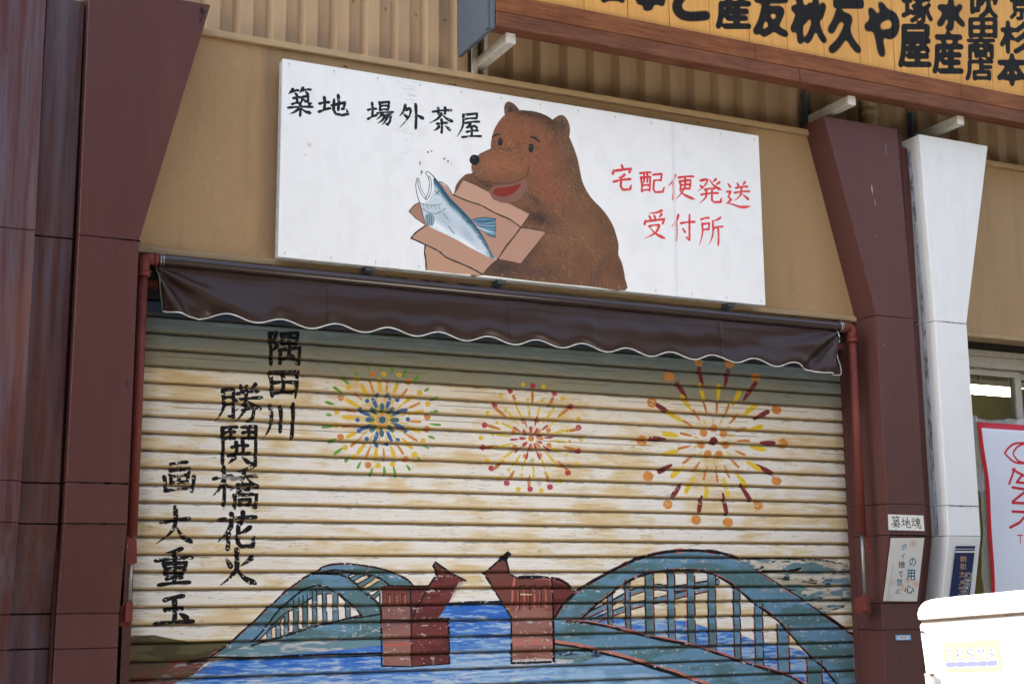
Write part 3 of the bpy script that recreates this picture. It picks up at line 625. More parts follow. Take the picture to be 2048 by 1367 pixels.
SH_BOX = cv.box; M['shutter'] = image_mat('painted_shutter_steel', cv.image('shutter_mural'), .48, 60, .12, stretch=(.3, 1, 1))

# =====================================================================================================
# BEAR SIGN
# =====================================================================================================
BX0, BX1, BZ0, BZ1, BY = .5303, 3.1699, 2.9815, 3.9157, -.26
cv = Canvas(BX0, BZ0, BX1, BZ1, 700, (229, 231, 232)); H, Wd = cv.h, cv.w
n1 = fbm(H, Wd, 60, 40, 601, 5); n2 = fbm(H, Wd, 90, 3, 611, 3); n3 = fbm(H, Wd, 2.5, 30, 621, 3)
cv.a *= (1-.02*sstep(n1, .4, .8)-.004*sstep(n2, .4, .8))[..., None]
rip = np.zeros((H, Wd), np.float32); yy = np.arange(H)[:, None]; xg = np.arange(Wd)[None]
rip = np.exp(-((xg-Wd*.235-6*np.sin(yy/40))/38.0)**2)*sstep(n3, .60, .70)*sstep(yy/H+0*xg, .45, .8)*.30
cv.a = cv.a*(1-rip[..., None])+cc(150, 152, 155)*rip[..., None]
Yb = BY
cv.setmap(540, 100, 2.972, Yb); GK = (30, 32, 36)
wsg = 1-sstep(fbm(H, Wd, 3, 10, 631, 3), .74, .78)
for ch, bx, w in (('築', (100, 224, 258, 398), 16), ('地', (288, 266, 466, 402), 18), ('場', (581, 304, 734, 450), 16), ('外', (763, 320, 917, 474), 18), ('茶', (946, 344, 1094, 500), 17), ('屋', (1111, 374, 1256, 530), 16)):
    glyph(cv, ch, bx, w*1.14, GK, wsg, 1, .8)
for q in ((938, 608, 5), (960, 603, 4), (1035, 648, 5), (1058, 662, 5), (1075, 678, 3)): cv.dot(q[:2], q[2], GK)
cv.line([(892, 665), (891, 682)], 6, GK); cv.line([(898, 740), (900, 718), (906, 728)], 5, GK)
cv.soft((232, 565), 16, 14, (205, 170, 150), .6); cv.soft((210, 625), 8, 9, (205, 180, 165), .5)
cv.setmap(1180, 300, 4.021, Yb); RE = (206, 52, 56)
wrd = 1-.75*sstep(fbm(H, Wd, 3, 5, 641, 3), .54, .62)
for ch, bx, w in (('宅', (172, 116, 342, 336), 23), ('配', (392, 166, 600, 356), 21), ('便', (627, 196, 843, 410), 22), ('発', (857, 222, 1062, 437), 22), ('送', (1091, 252, 1290, 464), 21), ('受', (429, 482, 608, 716), 22), ('付', (654, 516, 843, 738), 22), ('所', (879, 537, 1066, 770), 20)):
    glyph(cv, ch, bx, w, (232, 120, 116), None, .9, .8); random.seed(ord(ch)); glyph(cv, ch, bx, w*.92, RE, wrd, 1, .8)
random.seed(5)
cv.setmap(780, 180, 3.1077, Yb)
body = [(716, 156), (700, 170), (676, 198), (650, 242), (634, 290), (626, 340), (625, 366), (600, 380), (556, 400), (515, 440), (508, 480), (516, 515), (472, 525), (432, 560), (406, 602), (395, 650), (300, 900), (500, 1150), (575, 1150), (900, 1188), (1250, 1222), (1460, 1245),
        (1460, 1172), (1450, 1110), (1436, 1062), (1418, 1020), (1420, 962), (1405, 900), (1385, 842), (1350, 782), (1310, 732), (1260, 682), (1225, 632), (1196, 572), (1180, 502), (1166, 432), (1146, 372), (1126, 322), (1110, 290), (1060, 230), (1015, 190), (970, 160), (910, 138), (850, 130), (800, 129)]
earl = [(716, 158), (711, 112), (722, 84), (742, 77), (775, 95), (802, 130), (760, 160)]; earr = [(1012, 192), (1030, 174), (1052, 162), (1076, 162), (1096, 182), (1110, 212), (1116, 252), (1108, 300), (1060, 260)]
bm_ = cv.full(cv.poly_mask(smooth_pts(body, 3, True))); bm_ = np.maximum(bm_, cv.full(cv.poly_mask(smooth_pts(earl, 3, True)))); bm_ = np.maximum(bm_, cv.full(cv.poly_mask(smooth_pts(earr, 3, True))))
fur = fbm(H, Wd, 9, 5, 701, 4); q = bm_[..., None]
bc = cc(108, 76, 58)*(1-fur[..., None]*.35)+cc(132, 88, 66)*fur[..., None]*.35; cv.a = cv.a*(1-q)+bc*q
def so_(c_, rx, ry, col, a, ang=0): cv.soft(c_, rx, ry, col, a, bm_, ang)
OB = (134, 84, 60); DK = (62, 48, 42)
so_((720, 300), 110, 150, OB, .85); so_((800, 270), 160, 110, OB, .7); so_((900, 330), 150, 180, OB, .75); so_((700, 470), 190, 100, (150, 96, 70), .9); so_((960, 480), 120, 200, (134, 84, 62), .8)
so_((1000, 640), 150, 90, (138, 82, 64), .7, .6); so_((850, 140), 170, 38, DK, .75, .1); so_((1000, 200), 100, 60, DK, .7, .6); so_((1110, 340), 60, 170, (98, 78, 60), .8, -.2)
so_((1170, 560), 46, 140, (90, 70, 54), .7, -.3); so_((1330, 830), 60, 150, (92, 72, 54), .7, -.5); so_((1200, 860), 150, 170, (128, 92, 66), .6); so_((1050, 900), 110, 170, (118, 86, 68), .6, .5)
so_((930, 800), 130, 55, DK, .85, .15); so_((900, 690), 70, 30, DK, .6, .5); so_((700, 1110), 160, 70, (74, 60, 54), .95); so_((930, 1130), 180, 60, (88, 68, 60), .8); so_((860, 1000), 60, 90, (78, 62, 56), .8, .6)
so_((480, 590), 90, 60, (92, 70, 60), .85, -.4); so_((600, 590), 60, 24, DK, .8, .25); so_((1300, 1120), 36, 140, (80, 62, 56), .7, .6); so_((1425, 1130), 40, 110, (96, 66, 56), .85)
so_((690, 365), 110, 14, (104, 72, 56), .75, -.05)
for _ in range(1100):      # brushed hair strokes
    x_, y_ = random.uniform(640, 1440), random.uniform(140, 1220); a = 1.0+.5*math.sin(x_/160)+random.uniform(-.3, .3); L = random.uniform(18, 60)
    col = random.choice([(144, 100, 72), (80, 58, 48), (126, 80, 60), (66, 50, 44)])
    mkk = cv.stroke_mask([(x_, y_), (x_+L*math.cos(a)*.5+3, y_+L*math.sin(a)*.5), (x_+L*math.cos(a), y_+L*math.sin(a))], [.6, 2.6, .6])
    if mkk: cv.blend(mkk, col, .5, bm_)
fl = sstep(fbm(H, Wd, 2.6, 1.7, 711, 2), .66, .76)*bm_*sstep(fbm(H, Wd, 60, 60, 721, 2), .25, .7)*.45; cv.a = cv.a*(1-fl[..., None])+cc(214, 176, 130)*fl[..., None]
for e_ in (earl, earr): cv.line(e_[:-1], 5, (74, 58, 50), .9, None, 4)
cv.poly([(733, 140), (738, 108), (750, 104), (768, 132)], (66, 56, 54), .9, None, 3); cv.poly([(1046, 222), (1058, 190), (1074, 188), (1086, 214), (1090, 250), (1076, 262)], (84, 70, 62), .9, None, 3)
cv.line([(1018, 196), (1022, 250), (1032, 330)], 7, (84, 66, 56), .8, None, 4)
cv.line([(626, 368), (600, 379), (556, 400)], 4, (84, 62, 52), .9, None, 4); cv.line([(508, 470), (512, 512), (536, 552), (575, 575), (620, 572)], 7, (86, 60, 50), .85, None, 4)
cv.poly([(612, 652), (626, 612), (660, 596), (730, 588), (800, 572), (842, 548), (852, 600), (822, 656), (782, 690), (730, 704), (670, 696), (630, 676)], (128, 92, 80), 1, None, 3)
cv.poly([(638, 642), (656, 612), (700, 606), (760, 597), (812, 582), (796, 614), (764, 645), (716, 662), (670, 660)], (132, 50, 44), 1, None, 3)
cv.line([(560, 560), (620, 574), (700, 582), (780, 572), (850, 532), (862, 470)], 10, (96, 66, 52), .8, None, 4)
for p_ in ((685, 323, 15, 25), (876, 362, 16, 28)):
    cv.poly([(p_[0]+p_[2]*math.cos(a), p_[1]+p_[3]*math.sin(a)) for a in np.linspace(0, 6.28, 20, False)], (34, 40, 44)); cv.dot((p_[0]-3, p_[1]-9), 4, (90, 104, 112))
cv.line([(634, 294), (656, 280), (686, 276)], 12, (48, 42, 40), 1, None, 4, True); cv.line([(870, 292), (900, 300), (932, 325)], 16, (48, 42, 40), 1, None, 4, True)
cv.poly([(525+31*math.cos(a), 435+32*math.sin(a)) for a in np.linspace(0, 6.28, 24, False)], (30, 34, 38)); cv.soft((520, 424), 10, 8, (84, 92, 100), .8)
# parcel
BXC = (176, 136, 118); BXD = (162, 122, 104)
F_ = lambda pts, c_: cv.poly(pts, c_)
F_([(220, 965), (575, 1148), (560, 1150), (400, 1140), (222, 1118)], (182, 142, 118))
F_([(300, 568), (350, 600), (390, 655), (560, 715), (812, 852), (740, 950), (668, 1055), (640, 1040), (220, 842)], BXC)
F_([(393, 652), (458, 560), (560, 605), (612, 633), (640, 680), (690, 700), (737, 706), (867, 772), (813, 853), (650, 760), (560, 715)], (186, 146, 126))
F_([(815, 857), (880, 864), (971, 882), (812, 1080), (672, 1051)], BXC); F_([(180, 700), (150, 716), (119, 755), (218, 836), (232, 800)], BXD)
F_([(222, 842), (660, 1056), (575, 1147), (450, 1090), (300, 1005), (130, 920), (160, 888)], (180, 140, 120))
bn = sstep(fbm(H, Wd, 3, 22, 731, 3), .5, .8)
LK = dict(col=(44, 40, 40))
for pl, w in (([(393, 652), (480, 690), (560, 715), (612, 742), (660, 768), (740, 802), (815, 855)], 8), ([(812, 855), (770, 912), (720, 970), (670, 1052)], 7), ([(130, 921), (200, 952), (300, 1000), (350, 1040), (450, 1082), (520, 1115), (575, 1146)], 9), ([(130, 921), (160, 886), (222, 842)], 8), ([(119, 755), (160, 795), (218, 836)], 7), ([(119, 755), (145, 722), (180, 700)], 5), ([(218, 966), (215, 1010), (222, 1060), (224, 1116)], 9), ([(575, 1146), (620, 1095), (665, 1054)], 6), ([(812, 855), (870, 862), (971, 882)], 5), ([(971, 882), (900, 970), (812, 1080)], 3), ([(458, 560), (530, 590), (610, 630)], 4), ([(305, 568), (350, 592), (392, 655)], 5), ([(430, 600), (395, 650)], 4), ([(813, 853), (850, 800), (867, 772)], 4), ([(672, 1051), (740, 1064), (812, 1080)], 4)):
    cv.line(pl, w, LK['col'], 1, None, 4, False, .25)
# salmon
fb = [(232, 510), (270, 535), (322, 600), (372, 670), (440, 738), (500, 802), (560, 880), (602, 950), (640, 1030), (661, 1057), (560, 1012), (400, 925), (290, 872), (240, 846), (214, 808), (200, 760), (188, 704), (186, 690), (230, 672), (246, 622), (254, 580), (252, 545)]
fm = cv.full(cv.poly_mask(smooth_pts(fb, 3, True))); q = fm[..., None]; cv.a = cv.a*(1-q)+cc(196, 208, 216)*q
cv.poly([(508, 806), (545, 796), (590, 792), (656, 800), (650, 830), (658, 860), (650, 886), (655, 916), (610, 902), (566, 860)], (84, 130, 150))
for i in range(16):
    y_ = 800+i*7.3; cv.line([(530+random.uniform(-8, 12), 812+i*3), (590, 815+i*4.6), (652, y_)], random.uniform(2, 6), random.choice([(44, 96, 120), (170, 200, 212), (214, 226, 232), (36, 70, 92)]), .85, None, 4, True)
cv.line([(508, 806), (545, 796), (590, 792), (656, 800), (650, 830), (658, 860), (650, 886), (655, 916), (600, 900)], 3.5, (30, 40, 48), .9)
def sf(c_, rx, ry, col, a, ang): cv.soft(c_, rx, ry, col, a, fm, ang)
back = smooth_pts([(240, 515), (280, 545), (330, 608), (380, 675), (445, 740), (505, 805), (562, 880), (606, 952), (640, 1030)], 4)
for i, (a, b) in enumerate(back):
    t_ = i/len(back); k = math.sin(math.pi*min(1, t_*1.1+.06)); sf((a-7, b+4), 22+20*k, 15+13*k, (24, 72, 94), .62, .9)
for _ in range(90):
    i = random.randint(0, len(back)-1); a, b = back[i]; d_ = random.uniform(2, 34); mk_ = cv.stroke_mask([(a-d_, b+d_*.35), (a-d_+16, b+d_*.35+22)], [1.6, .6]); cv.blend(mk_, random.choice([(22, 62, 84), (70, 120, 142), (16, 36, 50)]), .8, fm)
sf((330, 800), 100, 60, (150, 170, 184), .55, .75); sf((480, 900), 100, 40, (140, 162, 178), .5, .85); sf((300, 850), 120, 26, (236, 240, 242), .8, .5); sf((480, 960), 120, 22, (240, 242, 244), .8, .5); sf((230, 740), 40, 40, (176, 190, 198), .6, 0)
for _ in range(90):
    x_, y_ = random.uniform(200, 640), random.uniform(600, 1040); mk_ = cv.stroke_mask([(x_, y_), (x_+1.5, y_+1.5)], [1.5, 1.3]); cv.blend(mk_, (50, 62, 72), .8, fm)
cv.poly([(166, 552), (180, 556), (184, 600), (204, 648), (230, 680), (246, 622), (256, 560), (240, 540), (222, 522), (228, 508), (244, 512), (272, 545), (270, 620), (240, 690), (186, 708), (166, 640), (160, 596)], (226, 230, 233))
for pl, w in (([(166, 552), (160, 596), (168, 650), (186, 706), (200, 760), (214, 808), (240, 844)], 4.5), ([(172, 562), (176, 600), (196, 648), (222, 680)], 4), ([(184, 572), (192, 612), (220, 660)], 3), ([(166, 552), (176, 550), (184, 572)], 4), ([(222, 522), (228, 509), (242, 512), (272, 538)], 4.5), ([(224, 522), (240, 550), (244, 600), (232, 650), (218, 676)], 4.5), ([(244, 534), (258, 580), (252, 636), (230, 682), (218, 676)], 4), ([(182, 700), (230, 716), (282, 716), (320, 708)], 2.6), ([(200, 738), (240, 762), (290, 768), (328, 748), (344, 736)], 2.8), ([(330, 762), (356, 802)], 3), ([(362, 846), (398, 892)], 4), ([(282, 629), (304, 652)], 4), ([(304, 628), (282, 652)], 4)) + tuple(([(204+i*24, 714), (214+i*24, 740)], 2.2) for i in range(5)):
    cv.line(pl, w, (38, 42, 48), .95, None, 4, False, .2)
cv.dot((272, 560), 4, (30, 34, 38))
cv.poly([(216, 782), (240, 766), (268, 776), (276, 808), (266, 842), (240, 838), (224, 815)], (124, 152, 162), 1, None, 3)
for i in range(6): cv.line([(232+i*6, 778), (230+i*7, 806), (240+i*4, 836)], 3, (150, 176, 186) if i % 2 else (30, 48, 58), .8, None, 3)
for _ in range(60):
    x_, y_ = random.uniform(0, 3000), random.choice([random.uniform(-60, 10), random.uniform(1080, 1200)])
cv.local(1)
for i in range(13):        # nails along the rims
    for z_ in (BZ0+.022, BZ1-.022):
        x_ = BX0+.03+i*(BX1-BX0-.06)/12; cv.blend(cv.stroke_mask([(x_, z_), (x_+.001, z_)], [.0032, .0032]), (140, 142, 144), .9)
        cv.blend(cv.stroke_mask([(x_, z_), (x_+.002, z_-.02)], [.002, .001]), (170, 160, 148), .4)
x_ = 2.62; cv.line([(x_, BZ0), (x_+.004, BZ1)], .002, (214, 217, 219), .7)
SG_BOX = cv.box; M['bear_art'] = image_mat('hand_painted_board', cv.image('bear_painting'), .45, 18, .10, stretch=(1, 1, 1))
M['board_edge'] = plain('painted_board_edge', C8(196, 200, 204), .5, var=.2, sc=40)
# =====================================================================================================
# GROUND
# =====================================================================================================
t = NT('asphalt'); f = t.noise((1, 1, 1), 60, 5, .7); g = t.noise((1, 1, 1), .6, 4, .6)
t.color(t.mix(t.ramp(g, [(.3, 0.0), (.7, 1.0)]), C8(62, 61, 60), C8(76, 75, 73))); t.rough(.85); t.bump(f, .5, .01); M['asphalt'] = t.m
M['concrete'] = plain('pavement_concrete', C8(126, 122, 116), .8, var=.15, sc=20)
tag(MB().box(-150, 150, -150, 150, -.3, -.12).build('ground', M['asphalt']), kind='structure')
tag(MB().box(-40, 40, -1.6, .6, -.119, 0).build('pavement', M['concrete']), kind='structure')
tag(MB().box(-40, 40, -1.75, -1.603, -.119, .004).build('kerb', M['concrete'], bevel=.01), kind='structure')

# unseen building added behind the viewer to cut low sky light and reflections
ob = tag(empty('added_opposite_building', (2, -11.5, 0)), 'unseen plain grey-brown row of shops added across the street to block low sky light', 'building')
M['grey_render'] = plain('grey_brown_render', C8(104, 94, 86), .8, var=.12, sc=3)
M['dark_glass'] = plain('dark_shop_glass', C8(52, 54, 56), .25)
MB().box(-26, 30, -18, -11.5, -.12, 9.6).build('wall', M['grey_render'], ob)
MB().box(-26.1, 30.1, -11.6, -10.9, 3.0, 3.4).build('canopy', M['slate'], ob)
for i in range(14):
    for z_ in (4.1, 6.1): MB().box(-25+i*4, -22.6+i*4, -11.499, -11.47, z_, z_+1.3).build('window', M['dark_glass'], ob)
    MB().box(-25.4+i*4, -22.2+i*4, -11.499, -11.47, -.1, 2.6).build('shopfront', M['dark_glass'], ob)

# =====================================================================================================
# BUILDING: tan fascia, ribbed siding, coping
# =====================================================================================================
bld = tag(empty('shop_building', (0, 0, 0)), 'tan two-storey shop building with plain fascia band and ribbed metal siding above the shutter', 'building')
M['inner_dark'] = plain('dark_interior', C8(46, 44, 40), .9)
MB().box(-6, 10, -.16, -.02, 2.965, 4.0).build('fascia_panel', M['tan_wall'], bld)
MB().box(-6, 10, -.182, -.02, 4.002, 4.034).build('coping', M['trim_tan'], bld, bevel=.003)
MB().box(-6, 10, -.172, -.163, 3.93, 3.934).build('fascia_joint', M['trim_tan'], bld) if 0 else None
MB().box(-.09, 3.845, -.176, -.02, 2.962, 2.990).build('bottom_moulding', M['trim_tan'], bld, bevel=.003)
MB().box(4.50, 10, -.176, -.02, 2.940, 2.963).build('bottom_moulding', M['trim_tan'], bld, bevel=.003)
PR = .1583
def siding(x0, n, z0, z1, y=0.0, d=.042):
    mb = MB(); pts = []; x = x0
    for k in range(n):
        pts += [(x, y), (x+PR*.39, y), (x+PR*.40, y-.002), (x+PR*.42, y-.0), (x+PR*.58, y-d), (x+PR*.96, y-d)]; x += PR
    pts.append((x, y)); b = len(mb.v)
    for px_, py_ in pts: mb.v += [(px_, py_, z0), (px_, py_, z1)]
    for i in range(len(pts)-1): mb.f.append((b+2*i, b+2*i+2, b+2*i+3, b+2*i+1))
    return mb
x = .291-PR*.0-PR*5*8
while x < 9.5:
    siding(x, 5, 3.99, 7.5).build('siding_sheet', M['siding'], bld); x += PR*5
for px_, py_ in ((708, 3), (772, 17), (833, 29), (890, 39)):
    p = up(px_, py_, -.004); MB().tube([(p[0], .0, p[2]), (p[0], -.004, p[2])], .009, 10).tube([(p[0], -.004, p[2]), (p[0], -.010, p[2])], [.006, .004], 6).build('bolt', M['trim_tan'], bld)
MB().box(-6, 10, .06, 6.2, 7.38, 7.5).build('roof', M['inner_dark'], bld)
MB().box(-6, 10, 6.0, 6.2, 0, 7.38).build('rear_wall', M['tan_wall'], bld)
for xx_ in (-6.2, 10.0): MB().box(xx_, xx_+.2, .06, 6.2, 0, 7.5).build('side_wall', M['tan_wall'], bld)
MB().box(-6, -1.05, -.10, .02, 0, 2.963).build('ground_floor_wall', M['clad_left'], bld)
MB().box(-.35, 4.49, .09, .14, 0, 3.98).build('inner_wall', M['inner_dark'], bld)
MB().box(-.35, 4.49, -.02, .085, 2.80, 2.955).build('shutter_housing', M['inner_dark'], bld)
MB().box(6.9, 10, -.10, .02, 0, 2.93).build('ground_floor_wall', M['tan_wall'], bld)
# beige rain pipe behind the brown pillar
dp = tag(empty('downpipe', (4.09, -.085, 4.03)), 'short beige rain pipe rising behind the top of the brown pillar under the wooden signboard', 'pipe')
M['pvc'] = plain('beige_pvc', C8(172, 152, 118), .5)
MB().tube([(4.09, -.085, 4.02), (4.09, -.085, 4.60)], .047, 20).build('pipe', M['pvc'], dp, smooth=True)
MB().tube([(4.09, -.085, 4.22), (4.09, -.085, 4.26)], .052, 20).build('collar', M['pvc'], dp, smooth=True)

# =====================================================================================================
# PILLARS
# =====================================================================================================
ZS = [0, 1.290, 1.428, 1.784, 1.948, 2.969, 4.062]
def pillar(label, xl, xr, yf, ytop_l, ytop_r, mat, ztop, back=-.02, dy=.085, ns=6, gap=.0028, cat='pillar'):
    o = tag(empty('steel_pillar', ((xl+xr)/2, yf, 0)), label, cat, 'steel clad pillars along the shop front')
    for i in range(ns):
        z0, z1 = ZS[i]+(gap/2 if i else 0), (ZS[i+1] if i < 5 else ztop)-(gap/2 if i < 5 else 0)
        ya = yf+dy if i <= 2 else yf; yb = yf+dy if i <= 1 else yf
        l1, r1 = (ytop_l, ytop_r) if i == 5 else (xl, xr)
        j = random.uniform(-.0012, .0012)
        P = [(xl, ya+j, z0), (xr, ya+j, z0), (xr, back, z0), (xl, back, z0), (l1, yb+j, z1), (r1, yb+j, z1), (r1, back, z1), (l1, back, z1)]
        MB().hexa(P).build('cladding_panel', mat, o, bevel=.0025)
    MB().hexa([(xl+.006, yf+dy+.005, .01), (xr-.006, yf+dy+.005, .01), (xr-.006, back-.002, .01), (xl+.006, back-.002, .01), (xl+.006, yf+dy+.005, 1.43), (xr-.006, yf+dy+.005, 1.43), (xr-.006, back-.002, 1.43), (xl+.006, back-.002, 1.43)]).hexa(
        [(xl+.006, yf+dy+.005, 1.431), (xr-.006, yf+dy+.005, 1.431), (xr-.006, back-.002, 1.431), (xl+.006, back-.002, 1.431), (xl+.006, yf+.005, 1.784), (xr-.006, yf+.005, 1.784), (xr-.006, back-.002, 1.784), (xl+.006, back-.002, 1.784)]).box(
        xl+.006, xr-.006, yf+.005, back-.002, 1.785, ztop-.03).build('core', M['core_white'] if mat is M['white_clad'] else M['core_brown'], o)
    return o
pl = pillar('wide streaky brown steel pillar with flared head, right next to the shutter on its left', -.340, -.095, -.342, -.349, .172, M['clad_mid'], 4.078)
pillar('weathered greyish brown steel pillar cut off by the left edge of the photo', -.765, -.512, -.342, -1.03, -.522, M['clad_left'], 4.078)
pr = pillar('clean dark brown steel pillar with flared head carrying the paper notices', 3.848, 4.108, -.335, 3.557, 4.072, M['clad_right'], 4.062)
pw_ = pillar('white enamelled steel pillar with flared head beside the window', 4.258, 4.487, -.340, 4.226, 4.745, M['white_clad'], 4.05)
def infill(par, xl, xr, yf, mat, ztop):
    for i in range(6):
        z0, z1 = ZS[i]+(.003 if i else 0), (ZS[i+1] if i < 5 else ztop)-.003
        ya = yf+.085 if i <= 2 else yf; yb = yf+.085 if i <= 1 else yf
        MB().hexa([(xl, ya, z0), (xr, ya, z0), (xr, -.03, z0), (xl, -.03, z0), (xl, yb, z1), (xr, yb, z1), (xr, -.03, z1), (xl, -.03, z1)]).build('infill_panel', mat, par, bevel=.002)
infill(pl, -.509, -.353, -.262, M['clad_left'], 4.03)
MB().box(-.3525, -.343, -.235, -.05, 0, 4.02).build('seam', M['core_brown'], pl)
infill(pr, 4.112, 4.235, -.235, M['clad_right'], 4.0)
# crumbling caulk down the left side of the white pillar
mb = MB(); zq = np.linspace(1.79, 3.98, 90); rc = np.random.default_rng(4); wv = .0015+.003*rc.random(90)
f_ = lambda z: 4.2575-max(0, (z-2.969)/1.08)*.032
for i in range(len(zq)-1):
    a, b = f_(zq[i]), f_(zq[i+1])
    mb.hexa([(a-wv[i], -.248, zq[i]), (a, -.262, zq[i]), (a, -.236, zq[i]), (a-wv[i], -.236, zq[i]), (b-wv[i+1], -.248, zq[i+1]), (b, -.262, zq[i+1]), (b, -.236, zq[i+1]), (b-wv[i+1], -.236, zq[i+1])])
mb.build('caulk_bead', M['caulk'], pw_)
# scuffs and stains on the steel
M['scuff'] = plain('pale_scuff', C8(176, 166, 162), .7, var=.3, sc=60); M['stain'] = plain('dark_stain', C8(56, 48, 44), .8, var=.3, sc=60)
def blotch_mark(name, mat, par, px_, py_, w_, h_, Y, n=14, sl=0):
    c_ = up(px_, py_, Y); mb = MB()
    for k_ in range(3):
        ox, oz = random.uniform(-w_, w_)*.5, random.uniform(-h_, h_)*.5
        mb.face(*[(c_[0]+ox+w_*.5*(.55+.6*random.random())*math.cos(a)+sl*h_*.5*math.sin(a), Y-.0006-.0001*k_, c_[2]+oz+h_*.5*(.5+.7*random.random())*math.sin(a)) for a in np.linspace(0, 2*math.pi, n, False)])
    mb.build(name, mat, par)
for q in ((1744, 385, .006, .05), (1750, 405, .004, .03), (1753, 470, .003, .01), (1772, 300, .003, .05), (1768, 690, .004, .004)): blotch_mark('scuff', M['scuff'], pr, q[0], q[1], q[2], q[3], -.3358)
for q in ((404, 26, .016, .04), (400, 44, .008, .03)): blotch_mark('stain', M['stain'], pl, q[0], q[1], q[2], q[3], -.3434, 14, .2)
blotch_mark('stain', M['stain'], pl, 240, 748, .018, .002, -.3434, 14, -2); blotch_mark('stain', M['stain'], pl, 254, 764, .005, .02, -.3434)
for q in ((692, 133, .02, .006), (905, 168, .03, .005), (1066, 196, .012, .006), (1396, 246, .012, .008), (640, 522, .05, .004), (735, 532, .05, .004), (1612, 300, .004, .012), (1600, 590, .01, .004)):
    blotch_mark('stain', M['stain'], bld, q[0], q[1], q[2], q[3], -.1604 if q[1] < 1000 else -.16)
for q in ((435, 315, .012, .012), (1620, 560, .006, .006), (380, 130, .06, .003), (470, 128, .05, .003), (505, 450, .004, .006)): blotch_mark('chip', plain('pale_chip', C8(186, 162, 128), .6), bld, q[0], q[1], q[2]*.6, q[3]*.6, -.1604)
for xj in (1.16, 2.58, 5.9): MB().box(xj, xj+.0015, -.1605, -.159, 3.0, 3.99).build('fascia_joint', M['trim_tan'], bld)
# grime lumps in the joints
for par, xs_, zs_, n_ in ((pl, (-.33, -.10), 1.948, 26), (pl, (-.33, -.10), 1.784, 14), (pl, (-.20, -.10), 2.969, 16), (pw_, (4.27, 4.47), 2.969, 34), (pw_, (4.27, 4.47), 1.948, 26), (pr, (3.86, 4.10), 1.784, 40)):
    mb = MB()
    for _ in range(n_):
        a = random.uniform(*xs_) if zs_ != 2.969 or par is not pl else random.uniform(*xs_); w_ = random.uniform(.003, .022); h_ = random.uniform(.0008, .0045)
        yv = (-.342 if par is pl else (-.340 if par is pw_ else -.335)); mb.box(a, a+w_, yv-.0015, yv+.01, zs_-h_, zs_+h_*.7)
    tag(mb.build('joint_grime', M['caulk'] if par is pw_ else M['dark_gap'], par), kind='stuff')

# =====================================================================================================
# ROLLER SHUTTER
# =====================================================================================================
sh = tag(empty('roller_shutter', (1.9, 0, 0)), 'closed roller shutter painted with fireworks and a blue arched bridge over water', 'shutter')
prof = [(.016, 0), (.004, -.0042), (-.0035, -.0095), (-.0058, -.020), (-.0066, -.034), (-.0072, -.048), (-.0082, -.0605), (-.0070, -.0640), (-.0015, -.0705), (.006, -.0732), (.016, -.0742)]
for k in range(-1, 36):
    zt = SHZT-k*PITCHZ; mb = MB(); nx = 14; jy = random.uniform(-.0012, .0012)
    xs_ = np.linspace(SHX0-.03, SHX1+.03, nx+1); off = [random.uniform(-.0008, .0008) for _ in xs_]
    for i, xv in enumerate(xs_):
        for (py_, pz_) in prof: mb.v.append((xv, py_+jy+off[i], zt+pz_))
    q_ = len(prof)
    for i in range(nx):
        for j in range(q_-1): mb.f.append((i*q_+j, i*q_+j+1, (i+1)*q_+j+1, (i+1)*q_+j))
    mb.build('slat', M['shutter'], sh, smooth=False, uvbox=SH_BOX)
MB().box(-.03, 3.88, -.016, .012, .004, .022).build('bottom_bar', M['silver'], sh)
for a, b in ((-.045, -.008), (3.856, 3.8455)):
    MB().box(min(a, b), max(a, b), -.05, .02, 0, 2.8).build('guide_rail', M['clad_right'], sh)
MB().box(-.045, 3.846, -.012, .08, 2.796, 2.86).build('header_slat', plain('navy_painted_steel', C8(38, 48, 62), .5), sh)

# =====================================================================================================
# AWNING, rolled up
# =====================================================================================================
aw = tag(empty('rolled_awning', (1.85, -.25, 2.92)), 'rolled-up dark brown vinyl awning with scalloped valance on red-brown pipe arms', 'awning')
AY, AZ = -.25, 2.918
def tz(x): return AZ+.0*x
mb = MB(); pts = []; n = 60
for i in range(n+1):
    u = i/n; x = -.012+u*3.725; pts.append((x, AY+.003*math.sin(u*9), AZ-.004*math.sin(math.pi*u)-.012*u*0-.012*(u)))
mb.tube(pts, .0265, 20).build('roller_tube', M['vinyl_roll'], aw, smooth=True)
